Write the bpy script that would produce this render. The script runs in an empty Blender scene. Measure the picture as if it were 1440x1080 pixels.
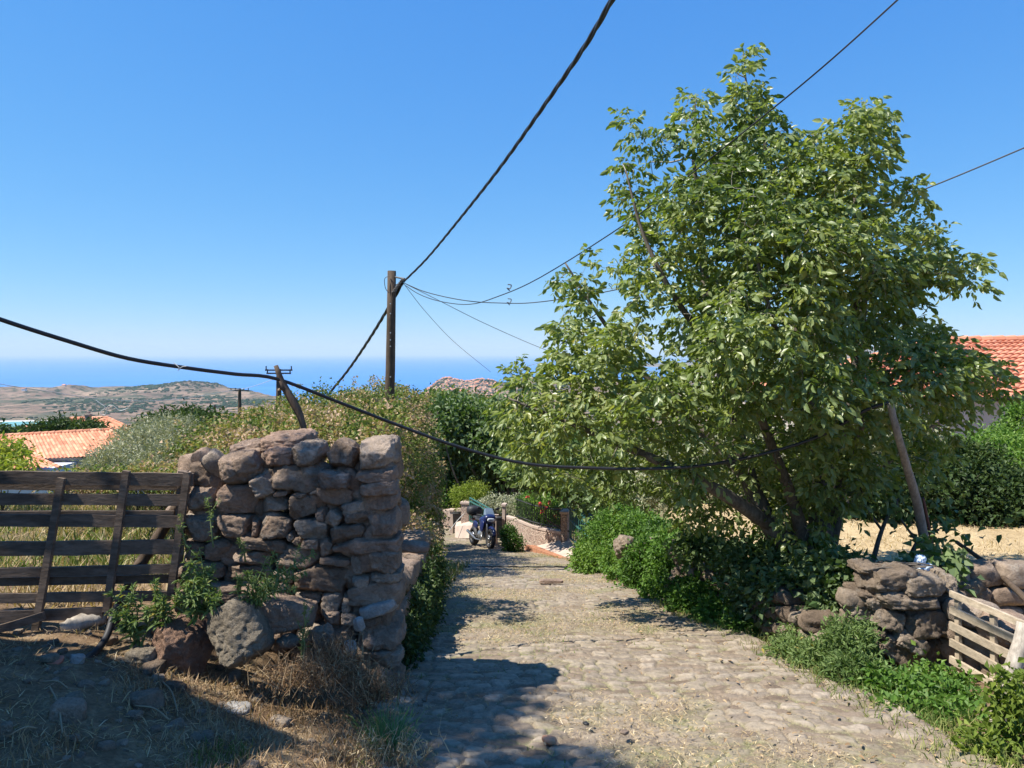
import bpy, math, random
import numpy as np
from mathutils import Vector, Matrix, Euler
R = math.radians
sc = bpy.context.scene
col = sc.collection
# ---------------------------------------------------------------- camera, sky, sun
CAMZ = 1.6
F = 1060.0            # focal length in photo pixels (1440 wide)
HY = 497.0            # row of the horizon in the photo
cam_d = bpy.data.cameras.new('camera')
cam = bpy.data.objects.new('camera', cam_d); col.objects.link(cam)
cam.location = (0, 0, CAMZ); cam.rotation_euler = (R(90), 0, 0)
cam_d.sensor_width = 36; cam_d.lens = 36*F/1440
cam_d.shift_y = -(540-HY)/1440
cam_d.clip_start = 0.05; cam_d.clip_end = 200000
sc.camera = cam
SUN_EL = 56.0
SX, SY = -1.0, -0.21
w = bpy.data.worlds.new('World'); sc.world = w; w.use_nodes = True
nt = w.node_tree; nt.nodes.clear()
sky = nt.nodes.new('ShaderNodeTexSky'); sky.sky_type = 'NISHITA'
sky.sun_disc = False; sky.sun_elevation = R(SUN_EL); sky.sun_rotation = math.atan2(SX, SY) % (2*math.pi)
sky.altitude = 200; sky.air_density = 0.8; sky.dust_density = 0.0; sky.ozone_density = 8
bg = nt.nodes.new('ShaderNodeBackground'); bg.inputs[1].default_value = 0.068
wo = nt.nodes.new('ShaderNodeOutputWorld')
sp = nt.nodes.new('ShaderNodeSeparateColor'); cb = nt.nodes.new('ShaderNodeCombineColor'); nt.links.new(sky.outputs[0], sp.inputs[0])
for k, (gain, pw) in enumerate(((.90, .98), (2.0, .60), (4.75, .27))):   # clear, deep-blue Aegean sky
    p_ = nt.nodes.new('ShaderNodeMath'); p_.operation = 'POWER'; p_.inputs[1].default_value = pw
    q_ = nt.nodes.new('ShaderNodeMath'); q_.operation = 'MULTIPLY'; q_.inputs[1].default_value = gain
    nt.links.new(sp.outputs[k], p_.inputs[0]); nt.links.new(p_.outputs[0], q_.inputs[0]); nt.links.new(q_.outputs[0], cb.inputs[k])
nt.links.new(cb.outputs[0], bg.inputs[0]); nt.links.new(bg.outputs[0], wo.inputs[0])
sun_d = bpy.data.lights.new('sun', 'SUN'); sun_d.energy = 4.7; sun_d.angle = R(0.53); sun_d.color = (1, 0.94, 0.84)
sun = bpy.data.objects.new('sun', sun_d); col.objects.link(sun)
_n = math.hypot(SX, SY)
TOSUN = Vector((SX/_n*math.cos(R(SUN_EL)), SY/_n*math.cos(R(SUN_EL)), math.sin(R(SUN_EL))))
sun.rotation_euler = TOSUN.to_track_quat('Z', 'Y').to_euler()
sun.location = (0, 0, 60)
sc.view_settings.view_transform = 'Standard'; sc.view_settings.look = 'None'
sc.view_settings.exposure = 0.93; sc.view_settings.gamma = 1
sc.render.engine = 'CYCLES'
cy = sc.cycles
cy.max_bounces = 6; cy.diffuse_bounces = 3; cy.glossy_bounces = 2; cy.transmission_bounces = 3
cy.transparent_max_bounces = 6; cy.volume_bounces = 0; cy.use_denoising = True
cy.caustics_reflective = False; cy.caustics_refractive = False

# ---------------------------------------------------------------- helpers
def P(px, py, Y):
    """world point seen at photo pixel (px,py) when it stands Y metres ahead"""
    return np.array([(px-720)/F*Y, Y, CAMZ-(py-HY)/F*Y])
def hsh(*a, seed=0):
    n = np.full(np.broadcast(*a).shape, seed*668265263 % (2**31), dtype=np.int64)
    for k, v in zip((374761393, 668265263, 1442695041), a):
        n = (n + np.asarray(v, dtype=np.int64)*k) & 0xffffffff
        n = ((n ^ (n >> 13))*1274126177) & 0xffffffff
    n = n ^ (n >> 16)
    return (n & 0xffffff)/float(0x1000000)
def vnoise(p, seed=0):
    p = np.asarray(p, float); i = np.floor(p).astype(np.int64); f = p-i; f = f*f*(3-2*f)
    r = 0
    for dx in (0, 1):
        for dy in (0, 1):
            for dz in (0, 1):
                wgt = (f[..., 0] if dx else 1-f[..., 0])*(f[..., 1] if dy else 1-f[..., 1])*(f[..., 2] if dz else 1-f[..., 2])
                r = r + wgt*hsh(i[..., 0]+dx, i[..., 1]+dy, i[..., 2]+dz, seed=seed)
    return r*2-1
def fbm(p, o=4, seed=0):
    r = 0; a = 1.0; s = 1.0; t = 0
    for k in range(o):
        r = r + a*vnoise(np.asarray(p)*s+k*17.3, seed+k); t += a; a *= .5; s *= 2.03
    return r/t
def fbm2(x, y, o=4, seed=0):
    return fbm(np.stack([x, y, np.full_like(x, 3.7)], -1), o, seed)
def ss(a, b, x):
    t = np.clip((np.asarray(x, float)-a)/(b-a), 0, 1); return t*t*(3-2*t)
def sinterp(x, xs, ys, wd=0.6):
    x = np.asarray(x, float)
    return (np.interp(x-wd, xs, ys)+2*np.interp(x, xs, ys)+np.interp(x+wd, xs, ys)+np.interp(x-wd/2, xs, ys)+np.interp(x+wd/2, xs, ys))/6

class MB:
    def __init__(s): s.V = []; s.F = []; s.A = []; s.n = 0
    def add(s, v, f, rnd=None):
        v = np.asarray(v, float).reshape(-1, 3)
        if isinstance(f, np.ndarray): fs = [f]
        else:
            d = {}
            for q in f: d.setdefault(len(q), []).append(q)
            fs = [np.array(q) for q in d.values()]
        for q in fs:
            if len(q): s.F.append(q+s.n)
        if rnd is None: rnd = random.random()
        s.A.append(np.broadcast_to(np.asarray(rnd, float), (len(v),)).copy())
        s.V.append(v); s.n += len(v)
        return s
    def build(s, name, mat, parent=None, loc=None, smooth=False, extra=None):
        V = np.concatenate(s.V) if s.V else np.zeros((0, 3))
        if parent is not None: base = BASE[parent.name]
        elif loc is not None: base = np.array(loc, float)
        else: base = np.array([(V[:, 0].min()+V[:, 0].max())/2, (V[:, 1].min()+V[:, 1].max())/2, V[:, 2].min()])
        me = bpy.data.meshes.new(name)
        nl = sum(f.size for f in s.F); nf = sum(len(f) for f in s.F)
        me.vertices.add(len(V)); me.vertices.foreach_set('co', (V-base).astype(np.float32).ravel())
        me.loops.add(nl); me.loops.foreach_set('vertex_index', np.concatenate([f.ravel() for f in s.F]).astype(np.int32))
        me.polygons.add(nf)
        tot = np.concatenate([np.full(len(f), f.shape[1]) for f in s.F])
        me.polygons.foreach_set('loop_start', np.concatenate([[0], np.cumsum(tot)[:-1]]).astype(np.int32))
        me.polygons.foreach_set('use_smooth', np.full(nf, bool(smooth)))
        me.update(calc_edges=True); me.validate()
        a = me.attributes.new('rnd', 'FLOAT', 'POINT'); a.data.foreach_set('value', np.concatenate(s.A).astype(np.float32))
        if extra:
            for k, v in extra.items():
                a = me.attributes.new(k, 'FLOAT', 'POINT'); a.data.foreach_set('value', np.asarray(v, np.float32).ravel())
        me.materials.append(mat)
        o = bpy.data.objects.new(name, me); col.objects.link(o)
        if parent is not None: o.parent = parent; BASE[o.name] = base
        else: o.location = base; BASE[o.name] = base
        return o
BASE = {}
def tag(o, label=None, cat=None, group=None, kind=None):
    if label: o['label'] = label
    if cat: o['category'] = cat
    if group: o['group'] = group
    if kind: o['kind'] = kind
    return o
def thing(name, loc, label, cat, group=None):
    o = bpy.data.objects.new(name, None); col.objects.link(o); o.location = tuple(loc); o.empty_display_size = .2
    BASE[o.name] = np.array(loc, float)
    return tag(o, label, cat, group)
def copy_tree(o, parent=None):
    c = o.copy(); col.objects.link(c); c.parent = parent
    for ch in list(o.children): copy_tree(ch, c)
    return c
BOXF = np.array([[0, 1, 3, 2], [4, 6, 7, 5], [0, 4, 5, 1], [2, 3, 7, 6], [0, 2, 6, 4], [1, 5, 7, 3]])
def rotm(rx=0, ry=0, rz=0): return np.array(Euler((rx, ry, rz)).to_matrix())
def box(mb, c, size, rot=(0, 0, 0), rnd=None):
    v = np.array([[x, y, z] for x in (-.5, .5) for y in (-.5, .5) for z in (-.5, .5)])*np.array(size)
    return mb.add(v@rotm(*rot).T+np.array(c, float), BOXF, rnd)
def beam(mb, a, b, wd, th, up=(0, 0, 1), rnd=None, seg=1, wob=0, seed=0):
    """board from a to b; wd measured along 'up', th across"""
    a = np.array(a, float); b = np.array(b, float); d = b-a; L = np.linalg.norm(d); d /= L
    up = np.array(up, float); up -= d*up.dot(d); up /= np.linalg.norm(up); sd = np.cross(d, up)
    rg = np.random.RandomState(seed); v = []
    for i in range(seg+1):
        c = a+(b-a)*i/seg
        w1 = wd/2*(1+wob*rg.uniform(-1, 1)); w2 = wd/2*(1+wob*rg.uniform(-1, 1))
        o = up*wob*wd*rg.uniform(-.3, .3)
        for su, s2, ww in ((-1, -1, w1), (-1, 1, w1), (1, 1, w2), (1, -1, w2)): v.append(c+o+up*su*ww+sd*s2*th/2)
    f = [(0, 1, 2, 3), tuple(seg*4+q for q in (3, 2, 1, 0))]
    for i in range(seg):
        for k in range(4): f.append((i*4+k, i*4+4+k, i*4+4+(k+1) % 4, i*4+(k+1) % 4))
    return mb.add(v, f, rnd)
def tube(mb, pts, rad, n=6, rnd=None, cap=True, lump=0, seed=0):
    pts = np.asarray(pts, float); m = len(pts); rad = np.broadcast_to(np.asarray(rad, float), (m,))
    T = np.gradient(pts, axis=0); T /= np.linalg.norm(T, axis=1)[:, None]+1e-12
    u = np.cross(T[0], [0, 0, 1.]);
    if np.linalg.norm(u) < 1e-3: u = np.array([1., 0, 0])
    u /= np.linalg.norm(u); U = [u]
    for i in range(1, m):
        u = U[-1]-T[i]*U[-1].dot(T[i]); u /= np.linalg.norm(u)+1e-12; U.append(u)
    U = np.array(U); W = np.cross(T, U); th = np.linspace(0, 2*math.pi, n, endpoint=False)
    rr = rad[:, None]*np.ones((1, n))
    if lump: rr = rr*(1+lump*np.random.RandomState(seed).uniform(-1, 1, (m, n)))
    v = pts[:, None]+rr[..., None]*(np.cos(th)[None, :, None]*U[:, None]+np.sin(th)[None, :, None]*W[:, None])
    i, j = np.meshgrid(np.arange(m-1), np.arange(n), indexing='ij'); j2 = (j+1) % n
    f = np.stack([i*n+j, i*n+j2, (i+1)*n+j2, (i+1)*n+j], -1).reshape(-1, 4)
    base = mb.n; mb.add(v.reshape(-1, 3), f, rnd)
    if cap:
        mb.F.append(np.array([list(range(n-1, -1, -1))])+base); mb.F.append(np.array([[(m-1)*n+k for k in range(n)]])+base)
    return mb
def curve_pts(ctrl, n=24):
    """Catmull-Rom through control points"""
    c = np.asarray(ctrl, float); c = np.vstack([2*c[0]-c[1], c, 2*c[-1]-c[-2]]); out = []
    k = len(c)-3; per = max(1, n//k)
    for i in range(k):
        p0, p1, p2, p3 = c[i:i+4]
        for t in np.linspace(0, 1, per, endpoint=False):
            out.append(.5*((2*p1)+(-p0+p2)*t+(2*p0-5*p1+4*p2-p3)*t*t+(-p0+3*p1-3*p2+p3)*t**3))
    out.append(c[-2]); return np.array(out)
def lathe(mb, c, prof, n=16, axis=None, rnd=None):
    th = np.linspace(0, 2*math.pi, n, endpoint=False); m = len(prof)
    v = np.array([[r*math.cos(t), r*math.sin(t), z] for r, z in prof for t in th])
    if axis is not None: v = v@np.array(Vector(axis).to_track_quat('Z', 'Y').to_matrix()).T
    f = np.array([[i*n+j, i*n+(j+1) % n, (i+1)*n+(j+1) % n, (i+1)*n+j] for i in range(m-1) for j in range(n)])
    return mb.add(v+np.array(c, float), f, rnd)
def grid_faces(m, n):
    i, j = np.meshgrid(np.arange(m-1), np.arange(n-1), indexing='ij')
    return np.stack([i*n+j, i*n+j+1, (i+1)*n+j+1, (i+1)*n+j], -1).reshape(-1, 4)
# cube-sphere stone
def _cube(n):
    t = np.linspace(-1, 1, n); a, b = np.meshgrid(t, t, indexing='ij'); V = []; Fc = []; o = 0
    gf = grid_faces(n, n)
    for ax in range(3):
        for s in (-1, 1):
            p = np.zeros((n, n, 3)); p[..., ax] = s; p[..., (ax+1) % 3] = a; p[..., (ax+2) % 3] = b
            V.append(p.reshape(-1, 3)); Fc.append((gf if s > 0 else gf[:, ::-1])+o); o += n*n
    V = np.concatenate(V); Fc = np.concatenate(Fc)
    key = np.round(V*1000).astype(int); _, idx, inv = np.unique(key, axis=0, return_index=True, return_inverse=True)
    return V[idx], inv.ravel()[Fc]
_CB = {}
def stone(mb, c, size, rot=(0, 0, 0), seed=0, res=11, rough=.06, box_=6., cuts=9, rnd=None):
    if res not in _CB: _CB[res] = _cube(res)
    v, f = _CB[res]; rg = np.random.RandomState(seed)
    v = v/(np.sum(np.abs(v)**box_, axis=1)**(1/box_))[:, None]
    for k in range(cuts):
        nrm = rg.normal(size=3); nrm /= np.linalg.norm(nrm); d = rg.uniform(.70, .98)*np.sum(np.abs(nrm)**1.25)**.8
        ex = np.maximum(0, v@nrm-d); v = v-ex[:, None]*nrm*.98
    size = np.array(size, float)/2; s0 = size.mean()
    w = v*size
    q = w/s0
    L = np.linalg.norm(v, axis=1)[:, None]
    rn_ = 1-2*np.abs(fbm(q*2.6+seed*5.3, 2, seed+9))
    nz = fbm(q*1.3+seed*7.1, 2, seed)*rough*1.4+fbm(q*6.5+seed*3.1, 4, seed+5)*rough*1.5-(rn_**4)*rough*1.1
    w = w+v/L*(nz*s0)[:, None]
    return mb.add(w@rotm(*rot).T+np.array(c, float), f, rg.rand() if rnd is None else rnd)

# ---------------------------------------------------------------- materials
def mat(name):
    m = bpy.data.materials.new(name); m.use_nodes = True; t = m.node_tree; b = t.nodes['Principled BSDF']; return m, t, b
def node(t, typ, **k):
    n = t.nodes.new(typ)
    for a, v in k.items():
        if a.startswith('i_'): n.inputs[a[2:].replace('_', ' ')].default_value = v
        else: setattr(n, a, v)
    return n
def ramp(t, src, stops, interp='LINEAR'):
    r = t.nodes.new('ShaderNodeValToRGB'); r.color_ramp.interpolation = interp
    e = r.color_ramp.elements
    while len(e) < len(stops): e.new(.5)
    for q, (p, c) in zip(e, stops):
        q.position = p; q.color = (*c, 1) if len(c) == 3 else c
    if src is not None: t.links.new(src, r.inputs[0])
    return r
def coords(t, world=False):
    if world:
        g = t.nodes.new('ShaderNodeNewGeometry'); return g.outputs['Position']
    return t.nodes.new('ShaderNodeTexCoord').outputs['Object']
def noise(t, co, scale, detail=5, rough=.6, dist=0):
    n = node(t, 'ShaderNodeTexNoise'); n.inputs['Scale'].default_value = scale; n.inputs['Detail'].default_value = detail
    n.inputs['Roughness'].default_value = rough; n.inputs['Distortion'].default_value = dist
    t.links.new(co, n.inputs['Vector']); return n.outputs['Fac']
def mixc(t, fac, a, b, mode='MIX'):
    n = node(t, 'ShaderNodeMix', data_type='RGBA', blend_type=mode)
    for s, v in ((n.inputs[0], fac), (n.inputs[6], a), (n.inputs[7], b)):
        if hasattr(v, 'node'): t.links.new(v, s)
        else: s.default_value = v if not isinstance(v, tuple) else ((*v, 1) if len(v) == 3 else v)
    return n.outputs[2]
def attr(t, name): return node(t, 'ShaderNodeAttribute', attribute_name=name).outputs['Fac']
def bump(t, b, h, strength=.5, dist=.02, prev=None):
    n = t.nodes.new('ShaderNodeBump'); n.inputs['Strength'].default_value = strength; n.inputs['Distance'].default_value = dist
    t.links.new(h, n.inputs['Height'])
    if prev is not None: t.links.new(prev, n.inputs['Normal'])
    t.links.new(n.outputs[0], b.inputs['Normal']); return n.outputs[0]
def m_stone(name, stops, scale=6, lichen=(.5, .49, .44), lich=.35, bs=.5, rstops=None):
    m, t, b = mat(name); co = coords(t, True)
    r1 = ramp(t, attr(t, 'rnd'), stops)
    n1 = noise(t, co, scale, 6, .65)
    c = mixc(t, .75, r1.outputs[0], ramp(t, n1, [(.25, (.35,)*3), (.5, (.8,)*3), (.75, (1.35,)*3)]).outputs[0], 'MULTIPLY')
    n2 = noise(t, co, scale*.7+3, 8, .75, .3)
    lf = ramp(t, n2, [(.56, (0,)*3), (.68, (lich,)*3)]).outputs[0]
    c = mixc(t, lf, c, lichen)
    n3 = noise(t, co, scale*9, 4, .7)
    c = mixc(t, .5, c, ramp(t, n3, [(.3, (.5,)*3), (.6, (1.15,)*3)]).outputs[0], 'MULTIPLY')
    t.links.new(c, b.inputs['Base Color']); b.inputs['Roughness'].default_value = .95
    b.inputs['Specular IOR Level'].default_value = .2
    p = bump(t, b, noise(t, co, scale*3, 8, .8), min(1, bs*1.5), .045); bump(t, b, n3, min(1, bs*1.4), .015, p)
    return m
def m_leaf(name, stops, trans=.35, rough=.55, spec=.35, under=None):
    m, t, b = mat(name)
    c = ramp(t, attr(t, 'rnd'), stops).outputs[0]
    if under:
        g = t.nodes.new('ShaderNodeNewGeometry'); c = mixc(t, g.outputs['Backfacing'], c, mixc(t, .55, c, under))
    t.links.new(c, b.inputs['Base Color']); b.inputs['Roughness'].default_value = rough
    b.inputs['Specular IOR Level'].default_value = spec
    tr = t.nodes.new('ShaderNodeBsdfTranslucent')
    tc = mixc(t, 1.0, c, (1.25, 1.35, .55), 'MULTIPLY'); t.links.new(tc, tr.inputs[0])
    mx = t.nodes.new('ShaderNodeMixShader'); mx.inputs[0].default_value = trans
    t.links.new(b.outputs[0], mx.inputs[1]); t.links.new(tr.outputs[0], mx.inputs[2])
    t.links.new(mx.outputs[0], t.nodes['Material Output'].inputs[0])
    return m
def m_wood(name, c1, c2, scale=1.0, rough=.9, stretch=(1, 1, 1)):
    m, t, b = mat(name); co = coords(t, True)
    mp = node(t, 'ShaderNodeMapping'); mp.inputs['Scale'].default_value = stretch; t.links.new(co, mp.inputs[0])
    n = noise(t, mp.outputs[0], 14*scale, 8, .7, .4)
    c = ramp(t, n, [(.3, c1), (.7, c2)]).outputs[0]
    c = mixc(t, .6, c, ramp(t, attr(t, 'rnd'), [(0, (.6,)*3), (1, (1.25,)*3)]).outputs[0], 'MULTIPLY')
    n2 = noise(t, mp.outputs[0], 45*scale, 5, .7)
    c = mixc(t, .45, c, ramp(t, n2, [(.35, (.3,)*3), (.6, (1.1,)*3)]).outputs[0], 'MULTIPLY')
    t.links.new(c, b.inputs['Base Color']); b.inputs['Roughness'].default_value = rough; b.inputs['Specular IOR Level'].default_value = .2
    bump(t, b, n2, .6, .006); return m
def m_plain(name, c, rough=.6, metal=0, spec=.5, var=.25, scale=8):
    m, t, b = mat(name); co = coords(t, True)
    n = noise(t, co, scale, 5, .6)
    cc = mixc(t, 1.0, (*c, 1), ramp(t, n, [(.3, (1-var,)*3), (.7, (1+var*.6,)*3)]).outputs[0], 'MULTIPLY')
    t.links.new(cc, b.inputs['Base Color']); b.inputs['Roughness'].default_value = rough
    b.inputs['Metallic'].default_value = metal; b.inputs['Specular IOR Level'].default_value = spec
    return m
M = {}
M['stone'] = m_stone('wall_stone', [(0, (.27, .195, .14)), (.35, (.36, .27, .20)), (.6, (.43, .30, .22)), (.8, (.39, .32, .25)), (1, (.50, .39, .30))], 7)
M['cap'] = m_stone('cap_stone', [(0, (.30, .215, .16)), (.5, (.38, .275, .21)), (.75, (.44, .29, .21)), (1, (.46, .36, .28))], 7, (.58, .53, .47), .5)
M['boulder'] = m_stone('boulder_stone', [(0, (.36, .30, .22)), (1, (.36, .30, .22))], 6, (.5, .46, .38), .6, .8)
M['boulder2'] = m_stone('red_boulder_stone', [(0, (.33, .205, .14)), (1, (.33, .205, .14))], 6, (.42, .34, .29), .5, .8)
M['rubble'] = m_stone('rubble_stone', [(0, (.19, .14, .10)), (.5, (.29, .225, .165)), (1, (.40, .32, .24))], 8)
M['pale'] = m_stone('pale_stone', [(0, (.45, .43, .40)), (1, (.55, .52, .47))], 8, (.6, .58, .54), .3)
M['garden'] = m_stone('garden_wall_stone', [(0, (.36, .25, .20)), (.5, (.46, .35, .28)), (1, (.52, .40, .34))], 5, (.5, .44, .38), .3)
M['wood_dark'] = m_wood('dark_weathered_wood', (.10, .072, .052), (.25, .19, .145), 1, .95, (.25, 1, 1))
M['wood_pale'] = m_wood('sunbleached_wood', (.34, .27, .19), (.55, .46, .34), 1, .9, (1, .3, 1))
M['wood_grey'] = m_wood('grey_driftwood', (.24, .2, .16), (.46, .41, .34), 1.2, .9, (1, 1, .25))
M['pole'] = m_wood('pole_wood', (.07, .05, .035), (.15, .11, .08), 1.2, .9, (1, 1, .15))
M['twig'] = m_wood('pale_bark', (.20, .175, .14), (.40, .36, .30), 1.1, .95, (1, 1, .4))
M['bark'] = m_wood('bark', (.08, .065, .05), (.22, .19, .155), 1.1, .95, (1, 1, .4))
M['stem'] = m_plain('green_stem', (.16, .2, .07), .7)
M['drystem'] = m_plain('dry_stem', (.3, .23, .14), .8)
M['black'] = m_plain('black_rubber', (.02, .02, .022), .6)
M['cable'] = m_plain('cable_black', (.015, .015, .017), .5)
M['wire'] = m_plain('wire_grey', (.11, .11, .12), .5)
M['wirepale'] = m_plain('wire_pale', (.45, .46, .45), .5)
# ---------------------------------------------------------------- terrain
ZR_X = [-30, -8, 0, 2, 4, 8, 12, 16, 20, 24, 30, 40, 60]
ZR_Z = [2.6, .85, 0, -.18, -.45, -1.15, -2.0, -2.9, -3.8, -4.65, -5.4, -6.6, -10]
def zr(Y): return sinterp(Y, ZR_X, ZR_Z, .9)
def xl(Y): return sinterp(Y, [-20, 0, 2.5, 3.7, 4.7, 6.4, 9.3, 14, 20, 25, 30, 36], [-1.2, -.7, -.5, -.55, -.70, -.74, -.85, -1.35, -1.95, -2.55, -4.0, -7], .4)
def xr(Y): return sinterp(Y, [-20, 0, 3.7, 5.2, 6.4, 8, 9.3, 11.3, 16, 23, 27, 36], [2.6, 2.3, 2.16, 2.1, 1.95, 1.77, 1.68, 1.55, 1.2, .6, 0.3, -.6], .4)
ZL_X = [-30, 0, 3, 5, 10, 15, 25, 45, 100, 300, 600, 1200, 1800, 2600]
ZL_Z = [2.4, .1, 0, -.22, -.62, -1.3, -3.2, -7.8, -24, -75, -120, -172, -196, -205]
ZF_X = [-30, 0, 5, 6.2, 9, 12, 25, 45, 100, 300, 600, 1200, 1800, 2600]
ZF_Z = [2.6, .15, -.30, -.55, -.98, -1.2, -2.1, -4.5, -18, -75, -120, -172, -196, -205]
def terrain(x, Y, detail=True):
    x = np.asarray(x, float); Y = np.asarray(Y, float)
    z = zr(Y); far = ss(28, 60, Y)
    zl = sinterp(Y, ZL_X, ZL_Z, .8); zf = sinterp(Y, ZF_X, ZF_Z, .8)
    wl = 2.1+(.28-2.1)*ss(4.95, 5.2, Y)+2.6*ss(7.6, 10.5, Y)
    tl = ss(0, 1, (xl(Y)-.12-x)/wl)
    st = xr(Y)+.38+ss(14, 19, Y)*2.6+1.1*(1-ss(5.95, 6.25, Y))
    wr = .35+np.maximum(0, Y-12)*.5
    tr = ss(0, 1, (x-st)/wr)
    z = z+(zl-z)*tl; z = z+(zf-z)*tr
    allf = np.where(x < 0, zl, zf)*1.0
    k = ss(-1, 1, x/np.maximum(8, Y*.3)); allf = zl*(1-k)+zf*k
    z = z*(1-far)+allf*far
    if detail:
        off = np.clip(np.maximum(tl, tr)+far, 0, 1)
        z = z+off*(fbm2(x*1.1, Y*1.1, 4, 3)*.09+fbm2(x*5, Y*5, 3, 9)*.035*(1-ss(20, 40, Y)))
        z = z+fbm2(x*.02, Y*.02, 3, 5)*4*ss(60, 200, Y)
    return z
def ground_z(x, Y): return float(terrain(np.array([x]), np.array([Y]))[0])
def hit(px, py, y0=2.2, y1=60):
    """where the sight line through a photo pixel meets the ground"""
    Ys = np.arange(y0, y1, .02); X = (px-720)/F*Ys; Z = CAMZ-(py-HY)/F*Ys; d = Z-terrain(X, Ys)
    k = np.argmax(d < 0); return np.array([X[k], Ys[k], float(terrain(X[k:k+1], Ys[k:k+1])[0])])
u = np.linspace(-1, 1, 440); gx = .5+3.2*np.sinh(u*7.3)
v = np.linspace(-.42, 1, 520); gy = 4.5+2.8*np.sinh(v*7.3)
GX, GY = np.meshgrid(gx, gy, indexing='ij')
GZ = terrain(GX, GY)
onroad = (GX > xl(GY)-.25) & (GX < xr(GY)+.35) & (GY < 34) & (GY > 1.5)
GZ = np.where(onroad, GZ-.07, GZ)
mb = MB(); mb.add(np.stack([GX, GY, GZ], -1), grid_faces(*GX.shape)[:, ::-1], 0.5)
strawm = ss(2.2, 3.2, GX)*ss(5.2, 6, GY)*(1-ss(14, 20, GY))
greenm = ss(14, 40, GY)+.5*ss(-1, -2.5, GX)*ss(7, 9, GY)+.75*ss(-.6, -2.8, GX)*(1-ss(4.4, 5., GY))*0
m, t, b = mat('ground_soil'); co = coords(t, True)
n1 = noise(t, co, 3.0, 7, .65); n2 = noise(t, co, 38, 6, .7, .6); n3 = noise(t, co, .35, 5, .6)
c = ramp(t, n1, [(.3, (.14, .09, .052)), (.5, (.22, .15, .09)), (.68, (.35, .26, .155))]).outputs[0]
c = mixc(t, attr(t, 'straw'), c, ramp(t, n1, [(.3, (.36, .26, .14)), (.7, (.58, .44, .25))]).outputs[0])
c = mixc(t, attr(t, 'green'), c, ramp(t, n3, [(.35, (.055, .075, .03)), (.6, (.14, .13, .065))]).outputs[0])
c = mixc(t, .55, c, ramp(t, n2, [(.32, (.35,)*3), (.62, (1.3,)*3)]).outputs[0], 'MULTIPLY')
t.links.new(c, b.inputs['Base Color']); b.inputs['Roughness'].default_value = 1; b.inputs['Specular IOR Level'].default_value = .1
bump(t, b, n2, .7, .03)
o = mb.build('ground', m, loc=(0, 0, 0), smooth=True, extra={'straw': strawm.ravel(), 'green': np.clip(greenm, 0, 1).ravel()}); tag(o, kind='structure')

# ---------------------------------------------------------------- cobbled lane
def cobble(x, y):
    sx, sy = .14, .088
    wx = x+.10*vnoise(np.stack([x*1.5, y*1.5, x*0], -1), 31); wy = y+.10*vnoise(np.stack([x*1.5, y*1.5, x*0+5], -1), 32)
    X = wx/sx; Yy = wy/sy; ix = np.floor(X).astype(int); iy = np.floor(Yy).astype(int)
    d1 = np.full(X.shape, 9.); d2 = d1.copy(); idr = d1*0
    for dx in (-1, 0, 1):
        for dy in (-1, 0, 1):
            cx = ix+dx; cy_ = iy+dy
            px = cx+.5+.42*(hsh(cx, cy_, seed=1)*2-1); py = cy_+.5+.42*(hsh(cx, cy_, seed=2)*2-1)
            d = np.hypot(X-px, Yy-py); r = hsh(cx, cy_, seed=3)
            new = d < d1
            d2 = np.where(new, d1, np.minimum(d2, d)); idr = np.where(new, r, idr); d1 = np.where(new, d, d1)
    return d2-d1, idr
nu = 300; ys = [1.9]
while ys[-1] < 34: ys.append(ys[-1]*1.0031+.001)
ys = np.array(ys); U, YY = np.meshgrid(np.linspace(0, 1, nu), ys, indexing='ij')
uu = U
lft = xl(YY)-.28; rgt = xr(YY)+.3+.10*fbm2(YY*1.3, YY*0, 3, 77)
XX = lft+(rgt-lft)*uu
e, rid = cobble(XX, YY)
st_h = ss(.04, .20, e+.09*fbm2(XX*25, YY*25, 2, 4))
cov = ss(-.26, .34, fbm2(XX*1.1, YY*1.1, 4, 12)+.12*(hsh(np.floor(XX*50), np.floor(YY*50), seed=4)-.5)-.02)   # how far debris buries the stones
track = np.exp(-((XX-.85+.06*YY)/.5)**2)*.35
cov = np.clip(cov-track*.6, 0, 1)*.9
ed = np.minimum((XX-lft), (rgt-XX))
ZZ = zr(YY)+.045*fbm2(XX*.9, YY*.9, 3, 21)+st_h*(.009+.015*rid)*(1-.5*cov)+.007*fbm2(XX*22, YY*22, 3, 8)+.006*fbm2(XX*7, YY*9, 2, 18)-.05*ss(.14, 0, ed)
ZZ -= .02*np.exp(-((XX-.8)/.5)**2)
mb = MB(); mb.add(np.stack([XX, YY, ZZ], -1), grid_faces(*XX.shape)[:, ::-1], rid.ravel())
m, t, b = mat('cobble_surface'); co = coords(t, True)
sc1 = ramp(t, attr(t, 'rnd'), [(0, (.15, .112, .08)), (.25, (.235, .18, .13)), (.5, (.22, .18, .14)), (.75, (.285, .235, .175)), (1, (.35, .29, .225))]).outputs[0]
nn = noise(t, co, 26, 7, .7); sc1 = mixc(t, .7, sc1, ramp(t, nn, [(.3, (.5,)*3), (.65, (1.25,)*3)]).outputs[0], 'MULTIPLY')
ng = noise(t, co, 60, 6, .75, .8); nl = noise(t, co, 2.3, 5, .6)
gc = ramp(t, ng, [(.3, (.085, .062, .042)), (.5, (.23, .18, .125)), (.7, (.42, .35, .25))]).outputs[0]
gg = ramp(t, ng, [(.3, (.06, .06, .03)), (.55, (.19, .19, .085)), (.75, (.36, .33, .17))]).outputs[0]
gc = mixc(t, ramp(t, nl, [(.45, (0,)*3), (.62, (.8,)*3)]).outputs[0], gc, gg)
fac = node(t, 'ShaderNodeMath', operation='SUBTRACT', use_clamp=True); t.links.new(attr(t, 'stone'), fac.inputs[0])
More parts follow.
